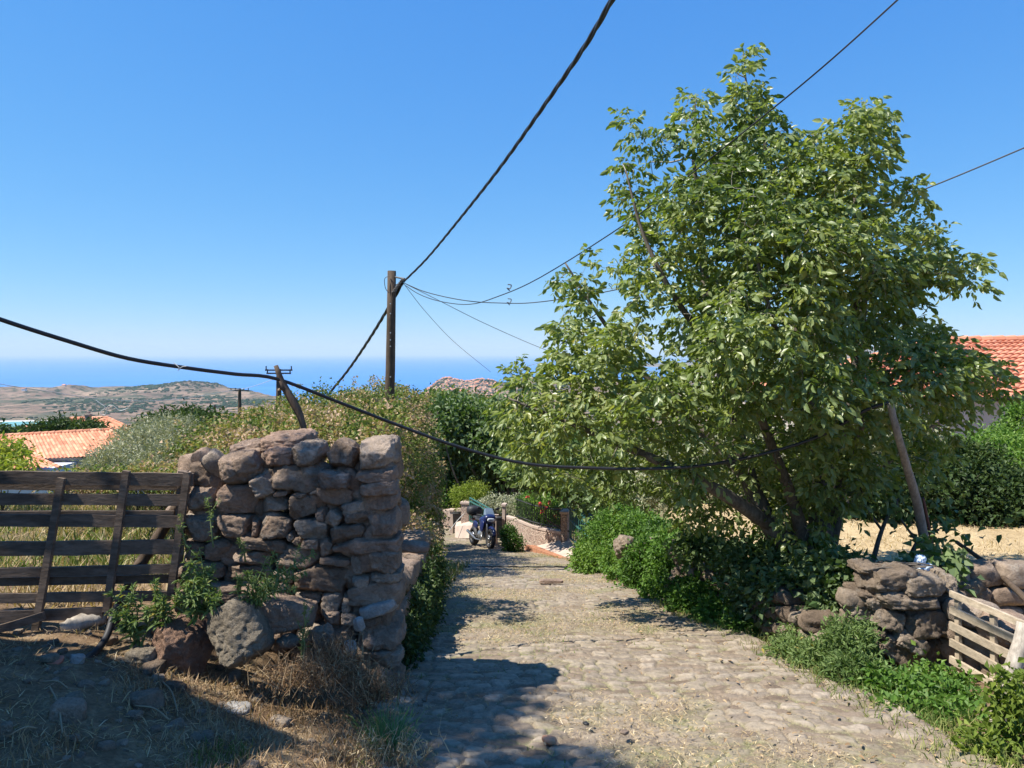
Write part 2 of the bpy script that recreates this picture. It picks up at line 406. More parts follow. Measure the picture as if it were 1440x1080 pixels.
f2 = node(t, 'ShaderNodeMath', operation='MULTIPLY'); t.links.new(attr(t, 'cov'), f2.inputs[0]); t.links.new(ramp(t, ng, [(.35, (.3,)*3), (.6, (1.3,)*3)]).outputs[0], f2.inputs[1])
t.links.new(f2.outputs[0], fac.inputs[1])
c = mixc(t, fac.outputs[0], gc, sc1)
t.links.new(c, b.inputs['Base Color']); b.inputs['Roughness'].default_value = .92; b.inputs['Specular IOR Level'].default_value = .25
p = bump(t, b, nn, .5, .012); bump(t, b, ng, .5, .006, p)
o = mb.build('road', m, loc=(0, 0, 0), smooth=True, extra={'stone': st_h.ravel(), 'cov': cov.ravel()}); tag(o, kind='structure')
def road_z(x, Y): return float(zr(np.array([Y]))[0])+.02

# ---------------------------------------------------------------- far land, sea
SEA = -200.0
RX, RY = P(25, 600, 1980)[:2]
def hills_z(x, Y):
    z = np.full(x.shape, -193.0)+ss(2300, 3200, Y)*5
    rn = fbm2(x*.0022, Y*.0022, 5, 40)
    z = z+14*np.clip(rn+.05, -.2, 1)*ss(1500, 2300, Y)+5*fbm2(x*.011, Y*.011, 3, 41)+2.5*fbm2(x*.04, Y*.04, 2, 42)
    def g(px, Yc, top, rx, ry, bump_=.18):
        xc = (px-720)/F*Yc
        d = ((x-xc)/rx)**2+((Y-Yc)/ry)**2
        return (top+190)*np.exp(-d)*(1+bump_*fbm2(x*.006, Y*.006, 4, int(px)+50))
    z = z+g(262, 3850, -150, 120, 380)+g(205, 3900, -176, 150, 300)+g(92, 3500, -153, 48, 200)+g(140, 3600, -183, 160, 260)+g(20, 3700, -176, 190, 300)
    z = z+g(-90, 3600, -165, 260, 300)+g(180, 2900, -185, 260, 300)
    z = z+g(625, 3000, -116, 75, 200)+g(678, 3000, -128, 90, 220)+g(650, 2900, -168, 200, 300)+g(745, 2900, -120, 110, 260)+g(860, 2900, -110, 300, 400)
    z = z+(ss(700, 2400, x)*(150+90*fbm2(x*.0015, Y*.0015, 4, 60)))*ss(1500, 4200, Y)
    z = z+(-196-z)*ss(1.6, 1.15, np.hypot((x-RX)/155, (Y-RY)/115))
    px = x/Y*F+720
    coast = np.interp(px, [-400, 0, 120, 250, 300, 340, 400, 450, 520, 600, 760, 1000], [4300, 4350, 4300, 4500, 4350, 3900, 3350, 2900, 2600, 3300, 3400, 6000])+140*fbm2(x*.004, Y*.004, 3, 70)
    z = z-(z+215)*ss(-120, 150, Y-coast)
    return z
hx = np.linspace(-3600, 4600, 420); hy = np.linspace(1350, 5600, 250)
HX, HYY = np.meshgrid(hx, hy, indexing='ij'); HZ = hills_z(HX, HYY)
HZ = HZ-30*(1-ss(1350, 1500, HYY))
mb = MB(); mb.add(np.stack([HX, HYY, HZ], -1), grid_faces(*HX.shape)[:, ::-1], .5)
m, t, b = mat('hill_land'); co = coords(t, True)
a1 = noise(t, co, .0045, 9, .62, .4); a2 = noise(t, co, .022, 8, .72, .3); a3 = noise(t, co, .0022, 4, .5)
c = ramp(t, a1, [(.3, (.11, .075, .06)), (.5, (.21, .145, .11)), (.7, (.38, .27, .19))]).outputs[0]
c = mixc(t, ramp(t, a2, [(.50, (0,)*3), (.57, (.95,)*3)]).outputs[0], c, (.025, .045, .03))
c = mixc(t, ramp(t, a3, [(.53, (0,)*3), (.62, (.75,)*3)]).outputs[0], c, (.06, .075, .05))
t.links.new(c, b.inputs['Base Color']); b.inputs['Roughness'].default_value = 1; b.inputs['Specular IOR Level'].default_value = 0
tag(mb.build('hills', m, loc=(0, 0, 0), smooth=True), kind='structure')
# mountains across the water on the right
mx = np.linspace(1200, 16000, 260); my = np.linspace(9000, 14000, 40)
MX, MY = np.meshgrid(mx, my, indexing='ij')
MZ = -215+np.exp(-((MY-12000)/1500)**2)*(np.interp(MX, [1200, 4500, 6300, 8500, 10500, 13000, 16000], [0, 120, 400, 462, 470, 460, 300])+40*fbm2(MX*.0012, MY*.0012, 5, 80))
mb = MB(); mb.add(np.stack([MX, MY, MZ], -1), grid_faces(*MX.shape)[:, ::-1], .5)
tag(mb.build('mountains', m, loc=(0, 0, 0), smooth=True), kind='structure')
mb = MB(); xs = np.array([-120000, -20000, -5000, 0, 5000, 20000, 120000.]); yy_ = np.array([1500, 5000, 15000, 40000, 160000.])
SXX, SYY = np.meshgrid(xs, yy_, indexing='ij'); mb.add(np.stack([SXX, SYY, SXX*0+SEA], -1), grid_faces(*SXX.shape)[:, ::-1], .5)
m, t, b = mat('sea_water'); co = coords(t, True)
mp = node(t, 'ShaderNodeMapping'); mp.inputs['Scale'].default_value = (.0006, .0022, 1); t.links.new(co, mp.inputs[0])
sn = noise(t, mp.outputs[0], 1.0, 7, .6, .5)
c = ramp(t, sn, [(.3, (.03, .16, .42)), (.7, (.045, .20, .48))]).outputs[0]
t.links.new(c, b.inputs['Base Color']); b.inputs['Roughness'].default_value = .6; b.inputs['Specular IOR Level'].default_value = .25
tag(mb.build('sea', m, loc=(0, 0, 0)), kind='structure')
# reservoir in the valley
RX, RY = P(25, 600, 1980)[:2]
th = np.linspace(0, 2*math.pi, 64, endpoint=False)
def ring(k, zz): return np.stack([RX+(155*k)*np.cos(th)*(1+.12*np.sin(3*th)), RY+(115*k)*np.sin(th)*(1+.1*np.cos(2*th)), np.full(64, zz)], -1)
i = np.arange(64); j = (i+1) % 64
mb = MB(); V = np.concatenate([ring(1.0, -186), [[RX, RY, -186]]]); mb.add(V, np.stack([i, j, np.full(64, 64)], -1), .5)
m, t, b = mat('reservoir_water'); b.inputs['Base Color'].default_value = (.13, .33, .30, 1); b.inputs['Roughness'].default_value = .35
tag(mb.build('reservoir', m), kind='structure')
mb = MB(); V = np.concatenate([ring(1.14, -200), ring(1.09, -183.5), ring(1.03, -183.5), ring(.97, -187)])
mb.add(V, np.concatenate([np.stack([k*64+i, k*64+j, (k+1)*64+j, (k+1)*64+i], -1) for k in range(3)]), .5)
tag(mb.build('reservoir_bank', m_plain('reservoir_bank', (.55, .52, .46), .9)), kind='structure')
rgh = np.random.RandomState(5); mb = MB(); sx_ = rgh.uniform(-1900, 200, 30000); sy_ = rgh.uniform(1900, 4500, 30000)
sz_ = hills_z(sx_, sy_); ok = (sz_ > -194) & (np.hypot((sx_-RX)/185, (sy_-RY)/140) > 1) & (fbm2(sx_*.006, sy_*.004, 3, 44)+.35*rgh.rand(30000)+.25*ss(-178, -160, sz_) > .26); sx_, sy_, sz_ = sx_[ok][:3600], sy_[ok][:3600], sz_[ok][:3600]
for x, y, z in zip(sx_, sy_, sz_):
    s = rgh.uniform(5, 13); stone(mb, (x, y, z+s*.1), (s*rgh.uniform(1, 2), s*1.3, s*.6), seed=int(x) % 50, res=4, rough=.1, box_=2.2, cuts=1, rnd=rgh.rand())
m, t, b = mat('far_scrub'); b.inputs['Base Color'].default_value = (.028, .05, .03, 1); b.inputs['Roughness'].default_value = 1; b.inputs['Specular IOR Level'].default_value = 0
tag(mb.build('hill_scrub', m, smooth=True), 'dark scrub and trees dotted over the far tan hills', 'scrub', kind='stuff')
# ---------------------------------------------------------------- the air
HAZE_TOP = 290.0
mb = MB(); box(mb, (2000, 50000, (HAZE_TOP-260)/2), (150000, 120000, HAZE_TOP+260))
hm = bpy.data.materials.new('haze_air'); hm.use_nodes = True; t = hm.node_tree; t.nodes.clear()
pv = t.nodes.new('ShaderNodeVolumePrincipled'); pv.inputs['Color'].default_value = (.76, .93, 1, 1)
pv.inputs['Density'].default_value = 4.4e-5; pv.inputs['Anisotropy'].default_value = 0
ou = t.nodes.new('ShaderNodeOutputMaterial'); t.links.new(pv.outputs[0], ou.inputs['Volume'])
tag(mb.build('haze', hm), 'thin pale sea haze over the far hills and water', 'haze', kind='stuff')
# ---------------------------------------------------------------- left dry stone wall
WY0, WY1 = 5.06, 4.76            # depth of its face at photo x = 260 and x = 555
def wallY(px): return WY0+(WY1-WY0)*(px-260)/295.
def zpx(x, y): return 240+x/4., 600+y/4.
wall = thing('stone_wall', (-1.45, 4.95, -.4), 'tall dry stone wall end of brown field stones beside the weathered gate, its corner on the lane', 'stone wall')
body = MB(); caps = []
rgw = random.Random(5)
S = [(250, 330, 480, 495, 0), (435, 270, 570, 400, -20), (550, 230, 825, 380, 8), (1030, 240, 1255, 322, -4), (810, 325, 1052, 462, -7),
 (1050, 305, 1265, 405, -8), (495, 390, 640, 500, 0), (655, 388, 805, 532, 0), (1095, 388, 1268, 475, -4), (955, 425, 1095, 505, -12),
 (965, 475, 1125, 552, -12), (865, 470, 962, 575, 30), (806, 470, 870, 542, 0), (1100, 482, 1270, 622, -3), (60, 488, 245, 645, 0), (245, 500, 452, 635, 4),
 (448, 530, 492, 625, 5), (495, 502, 675, 632, -3), (685, 535, 882, 640, 4), (895, 552, 1086, 655, -6), (380, 622, 660, 700, 6), (640, 605, 687, 652, -40),
 (668, 628, 728, 688, 0), (733, 635, 830, 692, 0), (830, 640, 905, 740, 0), (903, 632, 1277, 722, -3), (60, 650, 180, 762, 0), (182, 655, 340, 762, 0),
 (350, 700, 572, 780, 3), (575, 682, 842, 812, -3), (835, 737, 1006, 786, 0), (1006, 726, 1102, 850, 3), (1108, 700, 1282, 835, -6), (680, 782, 1006, 945, -3),
 (1015, 842, 1112, 902, 0), (1118, 818, 1287, 890, -3), (985, 878, 1292, 1040, -5), (60, 768, 300, 882, 0), (300, 782, 560, 872, 0), (560, 815, 690, 905, 0),
 (60, 885, 400, 1000, 0), (400, 872, 672, 962, 0), (840, 945, 962, 1082, 0), (690, 950, 845, 1010, 0), (955, 960, 1010, 1060, 0), (765, 360, 835, 392, -12), (570, 365, 660, 395, -5), (690, 372, 760, 400, -6), (830, 545, 890, 580, 0), (120, 560, 250, 650, 0)]
def zp4(x, y): return 200+x/3.6, 810+y/3.6
S4 = [(1010, 190, 1092, 250, 0), (1120, 210, 1202, 266, 0), (1060, 245, 1302, 392, -2), (1110, 388, 1302, 478, 2),
 (1140, 472, 1312, 622, 8), (940, 250, 1062, 345, 0), (900, 180, 1000, 250, 0), (618, 262, 760, 330, 0), (760, 262, 940, 360, 0), (1130, 600, 1318, 720, 0), (930, 340, 1010, 420, 0)]
def wstone(mb, x0, y0, x1, y1, rot, seed, cv=zpx, mul=1.04, dp=None, off=0, rough=.075, bx=6.5, res=18, rnd=None, cuts=8):
    (ax, ay), (bx_, by) = cv(x0, y0), cv(x1, y1)
    pxc, pyc = (ax+bx_)/2, (ay+by)/2; Y = wallY(pxc); wd = (bx_-ax)/F*Y; ht = (by-ay)/F*Y
    rg = random.Random(seed); d = dp or min(.5, .16+.55*min(wd, ht)+rg.uniform(0, .06))
    c = P(pxc, pyc, Y); c[1] += d/2+off+rg.uniform(-.03, .03)
    # shrink a rotated stone so it keeps its footprint
    a = abs(R(rot)); k = 1/(math.cos(a)+.5*math.sin(a))
    stone(mb, c, (wd*mul*k, d, ht*mul*k), (rg.uniform(-.06, .06), -R(rot)*-1, rg.uniform(-.07, .07)), seed, res, rough, bx, cuts, rnd)
for i, s in enumerate(S): wstone(body, *s, 100+i)
for i, s in enumerate(S4): wstone(body, *s, 200+i, cv=zp4)
# hearting behind the face, and the far face of the wall
for i in range(260):
    px = 262+rgw.random()*285; py = 650+rgw.random()*290; Y = wallY(px)+rgw.uniform(.12, .3); c = P(px, py, Y)
    stone(body, c, (rgw.uniform(.12, .24), .14, rgw.uniform(.08, .15)), (rgw.random(), rgw.random(), rgw.random()), 300+i, 6, .06, 4, 5)
# return face along the lane, full height
z0 = -.75
for r in range(9):
    for k, yy in enumerate((4.98, 5.26)):
        zc = z0+.09+r*.185; stone(body, (-.90+.012*r*.3, yy+rgw.uniform(-.02, .02), zc), (.22, .29, .19), (0, 0, rgw.uniform(-.05, .05)), 500+r*3+k, 9, .05, 5.5, 5)
for i in range(46):      # far face
    px = 265+rgw.random()*285; py = 640+rgw.random()*250; Y = wallY(px)+.58; c = P(px, py, Y)
    stone(body, c, (rgw.uniform(.2, .4), .25, rgw.uniform(.14, .24)), (0, rgw.uniform(-.1, .1), 0), 600+i, 7, .06, 4.5, 5)
body.build('wall_stones', M['stone'], wall, smooth=True)
CAPS = [(238, 108, 492, 205, -8, .42, .20, 'cap', None), (440, 55, 722, 170, -3, .42, .12, 'cap', None), (500, 122, 690, 232, 3, .35, 0, 'cap', 'cracked pinkish capstone'), (258, 145, 505, 326, -10, .34, -.03, 'stone', None),
 (655, 95, 848, 232, -8, .32, -.02, 'stone', None), (862, 92, 1042, 262, 22, .34, 0, 'stone', None), (1022, 86, 1253, 248, -5, .42, 0, 'stone', None),
 (55, 215, 282, 368, 10, .36, .04, 'stone', None), (82, 340, 246, 482, 0, .32, 0, 'stone', None), (820, 255, 1012, 358, 4, .26, -.07, 'cap', 'pale-faced wedge stone')]
for i, (x0, y0, x1, y1, rot, dp, off, mt, lab) in enumerate(CAPS):
    mb = MB(); wstone(mb, x0, y0, x1, y1, rot, 700+i+(40 if i == 7 else 0), dp=dp, off=off, rough=.075, bx=4.2, res=20, cuts=8)
    o = mb.build('capstone', M[mt], wall, smooth=True)
    if lab: o['label'] = lab
mb = MB(); wstone(mb, 1050, 992, 1272, 1074, -14, 720, dp=.3, off=-.05, rough=.03, bx=6, res=14, cuts=3); o = mb.build('marble_slab', M['pale'], wall, smooth=True); o['label'] = 'pale marble slab jutting from the foot of the wall'
# retaining wall along the lane beyond the corner
def drywall(mb, A, B, zb, zt, course=.17, depth=.3, seed=0, res=8, rough=.07, wr=(.18, .42), bx=4.5, side=0, skip=None):
    rg = random.Random(seed); A = np.array(A, float); B = np.array(B, float); d = B-A; L = np.linalg.norm(d); ang = math.atan2(d[1], d[0]); k = 0
    for r in range(40):
        s = -rg.uniform(0, .2); any_ = False
        while s < L:
            w_ = rg.uniform(*wr); c = A+d*min(1, max(0, (s+w_/2)/L)); yy = float(c[1])
            b0 = zb(*c); t0 = zt(*c); h_ = course*rg.uniform(.85, 1.15); zc = b0+course*(r+.5)
            if zc < t0:
                any_ = True
                if not (skip and skip(c, zc)):
                    stone(mb, (c[0]+rg.uniform(-.02, .02), c[1], zc), (w_*1.05, depth*rg.uniform(.9, 1.15), h_*1.12), (rg.uniform(-.06, .06), rg.uniform(-.08, .08), ang+rg.uniform(-.08, .08)), seed*1000+r*50+k, res, rough, bx, 6)
                k += 1
            s += w_
        if not any_: break
lw = thing('retaining_wall', (-.85, 8, -1.2), 'shaded rough retaining wall along the left edge of the lane, overgrown on top', 'retaining wall')
mb = MB()
pts = [(5.4, 7.0), (7.0, 8.6)]
for i, (a, b_) in enumerate(pts):
    drywall(mb, (float(xl(a))-.27, a), (float(xl(b_))-.27, b_), lambda x, y: float(zr(y))-.12, lambda x, y: float(sinterp(y, ZL_X, ZL_Z, .8))+.05, .19, .32, 40+i, 7, wr=(.22, .5))
mb.build('wall_stones', M['stone'], lw, smooth=True)
mb = MB(); stone(mb, P(575, 768, 5.45), (.30, .16, .07), (0, .1, .2), 77, 10, .05, 4); mb.build('jutting_stone', M['cap'], lw, smooth=True)

# boulders at the wall's foot
def rock(name, px0, py0, px1, py1, Y, dp, rot, seed, mt, label, cat='boulder', res=34, rough=.055, bx=4.2, cuts=12, group=None):
    if Y is None: Y = hit((px0+px1)/2, py1-(py1-py0)*.12)[1]+dp*.25
    mb = MB(); c = P((px0+px1)/2, (py0+py1)/2, Y); wd = (px1-px0)/F*Y; ht = (py1-py0)/F*Y
    stone(mb, c, (wd, dp, ht), (rot[0], rot[1], rot[2]), seed, res, rough, bx, cuts)
    return tag(mb.build(name, M[mt], smooth=True), label, cat, group)
rock('boulder', 218, 868, 300, 938, 4.62, .36, (.3, .25, .3), 12, 'boulder2', 'reddish angular boulder lying under the green weeds by the gate')
rock('boulder', 300, 846, 374, 930, 4.5, .34, (-.45, -.45, .25), 15, 'boulder', 'large pale grey pitted boulder leaning at the foot of the wall')
rock('boulder', 352, 838, 442, 884, 4.72, .3, (0, .05, .05), 18, 'stone', 'squared brown boulder right of the pale pitted one', bx=5)
RG = random.Random(3)
# small loose stones
small = [(268, 1030, 300, 1044, 3.7, 'flat slab of stone lying in dry grass in front of the boulders', 'boulder'), (310, 992, 352, 1003, 3.75, 'flat pale stone chip half buried in straw below the boulders', 'pale'),
 (232, 958, 262, 975, 3.9, 'grey stone in the shade left of the straw patch', 'rubble'), (72, 985, 118, 1022, 3.6, 'two-toned brown stone in the deep shade at lower left', 'rubble'), (92, 975, 116, 1000, 3.72, 'pale grey stone behind the brown one at lower left', 'boulder'),
 (183, 972, 228, 1002, 3.75, 'bluish grey stone in the shaded soil', 'rubble'), (0, 1015, 16, 1045, 3.45, 'grey stone at the left edge of the shade', 'boulder'),
 (98, 920, 118, 936, 4.1, 'small pale stone at the end of the dark tube', 'pale'), (498, 868, 512, 888, 4.6, 'pale pointed stone lodged under the marble slab', 'pale'), (484, 900, 500, 922, 4.55, 'small pale stone at the foot of the wall corner', 'pale'),
 (500, 905, 516, 940, 4.5, 'upright pale shard among dry weeds by the wall corner', 'pale'), (390, 895, 420, 908, 4.55, 'rounded grey cobble under the squared boulder', 'rubble'), (440, 880, 470, 912, 4.6, 'brown stone beside dry weeds at the wall foot', 'rubble')]
for i, (x0, y0, x1, y1, Y, lab, mt) in enumerate(small):
    rock('loose_stone', x0, y0, x1, y1, Y if y1 < 925 and x0 > 300 else None, (x1-x0)/F*Y*.9, (RG.uniform(-.2, .2), RG.uniform(-.2, .2), RG.random()), 30+i, mt, lab, 'stone', res=12, rough=.07, bx=4, cuts=6, group='loose stones around the wall foot')
rock('tile_shard', 68, 925, 88, 936, None, .1, (0, .1, .3), 70, 'cap', 'broken red roof tile shard at the edge of the shade', 'tile shard', res=8, bx=6)
bpy.data.objects['tile_shard'].data.materials[0] = m_plain('broken_tile', (.45, .16, .1), .8)

# ---------------------------------------------------------------- left gate
gate = thing('wooden_gate', (-2.4, 5.0, -.25), 'wide dark weathered plank gate standing left of the stone wall', 'gate')
GYl, GYr = 4.92, 5.0
def gY(px): return GYl+(GYr-GYl)*(px/265.)
rails = [((-170, 661, 678), (272, 669, 680), 0), ((-170, 675, 688), (262, 676, 689), 1), ((-170, 693, 708), (266, 696, 710), 0), ((-170, 719, 727), (245, 717, 727), 1), ((-170, 723, 739), (258, 725, 741), 0), ((-170, 764, 783), (258, 760, 777), 0),
 ((-170, 803, 815), (250, 793, 806), 0), ((-170, 815, 826), (246, 808, 819), 1), ((-170, 837, 850), (240, 830, 845), 0), ((-170, 866, 881), (145, 853, 871), 0)]
for i, (a, b_, back) in enumerate(rails):
    mb = MB(); A = P(a[0], (a[1]+a[2])/2, gY(a[0])+.05*back); B = P(b_[0], (b_[1]+b_[2])/2, gY(b_[0])+.05*back)
    beam(mb, A, B, (a[2]-a[1])/F*5*1.04, .024, rnd=RG.random(), seg=14, wob=.06, seed=i); mb.build('rail', M['wood_dark'], gate)
for i, (xt, yt, xb, yb) in enumerate([(87, 672, 50, 888), (178, 662, 150, 860), (264, 664, 240, 838)]):
    mb = MB(); beam(mb, P(xt, yt, gY(xt)-.02), P(xb, yb, gY(xb)-.02), .032, .045, up=(0, 1, 0), rnd=.7, seg=8, wob=.08, seed=20+i); mb.build('upright', M['wood_dark'], gate)
mb = MB(); beam(mb, P(258, 662, 5.04), P(250, 790, 5.06), .055, .05, up=(0, 1, 0), rnd=.9, seg=5, wob=.05, seed=40); mb.build('gate_post', M['wood_dark'], gate)
mb = MB(); beam(mb, P(-60, 902, 4.86), P(62, 866, 4.86), .05, .03, rnd=.4, seg=5, wob=.08, seed=41); mb.build('loose_board', M['wood_dark'], gate)
mb = MB(); tube(mb, curve_pts([P(252, 706, 5.2), P(222, 757, 5.17), P(196, 796, 5.12), P(170, 850, 5.08), P(150, 895, 5.0)], 16), [.038]*17, 8, lump=.1)
tag(mb.build('prop_pole', M['pole'], smooth=True), 'dark diagonal pole propped behind the weathered gate', 'pole')
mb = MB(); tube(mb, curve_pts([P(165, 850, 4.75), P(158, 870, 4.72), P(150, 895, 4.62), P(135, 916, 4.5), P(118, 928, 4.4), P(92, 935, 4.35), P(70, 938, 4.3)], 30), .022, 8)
tag(mb.build('dark_tube', M['black'], smooth=True), 'thick black tube curving over the straw below the gate', 'hose')  # black curved tube laid along the dark strip on the ground
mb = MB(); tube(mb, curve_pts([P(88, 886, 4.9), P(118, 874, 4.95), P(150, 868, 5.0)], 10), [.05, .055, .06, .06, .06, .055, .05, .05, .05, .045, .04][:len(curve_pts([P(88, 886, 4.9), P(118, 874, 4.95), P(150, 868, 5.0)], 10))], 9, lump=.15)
tag(mb.build('log', M['wood_grey'], smooth=True), 'bleached log lying just behind the bottom of the gate', 'log')

# ---------------------------------------------------------------- right wall, gate
rwall = thing('stone_wall', (3.0, 5.7, -.8), 'low sunlit dry stone wall end of stacked slabs beside the pale gate on the right', 'stone wall')
def zp7(x, y): return 1080+x/4., 700+y/4.
mb = MB()
SR = [(582, 418, 862, 556, -3, .0), (782, 455, 1006, 572, 3, -.03), (1000, 446, 1075, 560, 8, .05), (650, 560, 984, 656, 5, -.04), (715, 530, 790, 572, -3, 0), (523, 535, 628, 592, 10, .08), (558, 575, 664, 652, 0, .06),
 (633, 650, 792, 762, 10, -.02), (793, 655, 1024, 812, 6, -.04), (700, 640, 822, 695, 0, .08), (638, 745, 682, 802, 0, 0), (668, 783, 734, 832, 20, 0), (708, 775, 925, 880, 27, -.05), (758, 755, 812, 800, 0, 0),
 (645, 810, 890, 960, 32, -.02), (870, 810, 1000, 965, 0, .06), (598, 690, 645, 722, 0, .08), (480, 600, 640, 690, 0, .12), (500, 690, 650, 800, 0, .14), (540, 400, 660, 450, 0, .1), (880, 940, 1000, 1060, 0, .1), (640, 880, 760, 1000, 0, .1), (760, 930, 900, 1020, 0, .1)]
for i, (x0, y0, x1, y1, rot, off) in enumerate(SR):
    (ax, ay), (bx_, by) = zp7(x0, y0), zp7(x1, y1); Y = 5.55; wd = (bx_-ax)/F*Y; ht = (by-ay)/F*Y; k = 1/(math.cos(abs(R(rot)))+.4*math.sin(abs(R(rot))))
    d = .34; c = P((ax+bx_)/2, (ay+by)/2, Y+off); c[1] += d/2
    stone(mb, c, (wd*1.06*k, d, ht*1.08*k), (RG.uniform(-.05, .05), R(rot), RG.uniform(-.1, .1)), 800+i, 20, .085, 6.5, 10)
for i in range(60):
    px = 1195+RG.random()*130; py = 830+RG.random()*130; c = P(px, py, 5.75+RG.uniform(0, .35))
    stone(mb, c, (.24, .2, .14), (0, RG.uniform(-.3, .3), RG.random()), 850+i, 6, .06, 4, 5)
mb.build('wall_stones', M['rubble'], rwall, smooth=True)
mb = MB(); stone(mb, P(1366, 832, 6.0)+np.array([0, .2, 0]), (.42, .5, .2), (0, .05, .1), 871, 20, .09, 3.6, 8); o = mb.build('capstone', M['boulder'], rwall, smooth=True); o['label'] = 'pale rounded capstone behind the gate hinge'
mb = MB()
drywall(mb, (3.28, 5.9), (3.6, 4.2), lambda x, y: -.85, lambda x, y: -.28, .16, .3, 61, 7)
drywall(mb, (3.1, 6.15), (4.6, 6.15), lambda x, y: -.75, lambda x, y: -.15, .16, .3, 62, 8)
mb.build('wall_stones', M['stone'], rwall, smooth=True)
rg_ = thing('wooden_gate', (3.22, 5.0, -.8), 'low sunbleached slatted gate seen edge-on beside the right stone wall', 'gate')
GA = (3.17, 5.45); GB = (3.42, 4.1)
for i, zc in enumerate([-.135, -.25, -.365, -.485, -.61, -.735, -.86]):
    mb = MB(); dz = .012*i*(1 if i < 5 else .6); L_ = 1 if i < 6 else .8
    beam(mb, (GA[0], GA[1], zc), (GA[0]+(GB[0]-GA[0])*L_, GA[1]+(GB[1]-GA[1])*L_, zc-.01-dz), .052 if i else .045, .022, rnd=RG.random(), seg=10, wob=.05, seed=60+i); mb.build('slat', M['wood_pale'], rg_)
for i, s in enumerate([.03, .26, .6, .95]):
    mb = MB(); x = GA[0]+(GB[0]-GA[0])*s+.022; y = GA[1]+(GB[1]-GA[1])*s
    beam(mb, (x, y, -.125), (x+.01, y, -.9), .05, .025, up=(0, 1, 0), rnd=.5, seg=5, wob=.06, seed=80+i); mb.build('upright', M['wood_pale'], rg_)
mb = MB(); pp = curve_pts([P(1441, 876, 4.35), P(1436, 905, 4.33), P(1420, 950, 4.3), P(1412, 985, 4.28), P(1402, 1020, 4.26), P(1392, 1066, 4.24)], 14)
tube(mb, pp, np.linspace(.042, .05, len(pp)), 9, lump=.09, seed=4); tag(mb.build('driftwood_post', M['wood_grey'], smooth=True), 'crooked grey driftwood post leaning in front of the pale slatted gate', 'post')
mb = MB(); pp = curve_pts([P(1345, 762, 7.4), P(1395, 798, 6.4), P(1446, 845, 5.4)], 10); tube(mb, pp, np.linspace(.018, .026, len(pp)), 7, lump=.08)
tag(mb.build('pole', M['pole'], smooth=True), 'long dark stick slanting over the straw field behind the right wall', 'stick')
mb = MB(); rgb = np.random.RandomState(4)
for i in range(26):
    c = P(1265+rgb.uniform(-28, 30), 800+rgb.uniform(-6, 5), 5.75+rgb.uniform(-.1, .2)); a = rgb.uniform(-.5, .5); L_ = rgb.uniform(.1, .28)
    d = np.array([math.cos(a), math.sin(a), rgb.uniform(-.15, .15)])*L_/2; tube(mb, [c-d, c+np.array([0, 0, .01]), c+d], .005, 4)
tag(mb.build('twig_bundle', M['bark']), 'heap of dry twigs lying on top of the right stone wall', 'twigs')
mb = MB(); c = P(1294, 789, 5.85); stone(mb, c, (.08, .08, .10), (0, .3, .3), 90, 18, .16, 2.4, 9); stone(mb, c+np.array([.02, 0, -.06]), (.16, .1, .06), (0, -.4, .3), 91, 12, .16, 2.4, 6)
o = mb.build('plastic_bag', m_plain('plastic_bag', (.55, .66, .78), .35, var=.4, scale=25), smooth=True); tag(o, 'crumpled white and blue plastic bag on the right stone wall', 'bag')

# rubble bank along the right edge of the lane
rb = thing('retaining_wall', (2.0, 8.5, -1.2), 'tumbledown rubble retaining wall along the right edge of the lane under the walnut tree', 'retaining wall')
mb = MB()
for i, (a, b_) in enumerate([(5.9, 7.2), (7.2, 9.5), (9.5, 11.5)]):
    drywall(mb, (float(xr(a))+.50, a), (float(xr(b_))+.50, b_), lambda x, y: float(zr(y))-.08, lambda x, y: float(sinterp(y, ZF_X, ZF_Z, .8))+.14*math.sin(y*3.1)-.04, .13, .34, 45+i, 9, rough=.14, wr=(.12, .28), bx=3.2)
mb.build('wall_stones', M['rubble'], rb, smooth=True)
for i, (px, py, Y, s) in enumerate([(883, 772, 10.6, .34), (968, 778, 9.2, .4), (985, 766, 9.3, .3), (962, 808, 8.9, .3), (950, 822, 8.8, .22), (1005, 785, 9.1, .35), (1110, 835, 7.2, .25), (1095, 850, 7.1, .28)]):
    mb = MB(); stone(mb, P(px, py, Y), (s*1.1, s, s*.85), (.3, .4, i), 900+i, 18, .16, 3, 9); o = mb.build('rubble_stone', M['rubble'], rb, smooth=True)

# ---------------------------------------------------------------- poles and cables
mb = MB(); g0 = ground_z(-2.3, 14)
pp = np.array([P(551, 381, 14), P(550, 450, 14), P(549, 520, 14), P(547, 583, 14), [P(545, 583, 14)[0]-.03, 14, g0-.3]])
up = thing('utility_pole', (pp[-1][0], 14, g0), 'tall dark wooden utility pole rising from the bramble thicket', 'utility pole')
tube(mb, pp, [.078, .082, .087, .092, .1], 14, lump=.02); mb.build('pole', M['pole'], up, smooth=True)
mb = MB(); tube(mb, [P(548, 388, 14), P(563, 391, 13.9), P(569, 392, 13.85)], .018, 6); mb.build('bracket', M['black'], up)
mb = MB(); rgc = np.random.RandomState(8)
for i in range(9):
    c = P(566-i*1.6, 395+i*2.2, 13.85); tube(mb, [c-np.array([.03, 0, -.02]), c+np.array([.035, 0, .03])], .022, 6)
tube(mb, curve_pts([P(548, 388, 13.9), P(541, 392, 13.9), P(542, 405, 13.9), P(547, 412, 13.9)], 12), .006, 4)
tube(mb, curve_pts([P(549, 392, 13.88), P(556, 400, 13.88), P(566, 398, 13.85)], 10), .008, 4)
mb.build('cable_clamp', M['black'], up)
for py in (427, 441, 468, 478, 487, 530, 548, 575):
    mb = MB(); box(mb, P(549, py, 13.9), (.02, .02, .02), rnd=.5); mb.build('nail', M['wirepale'], up)
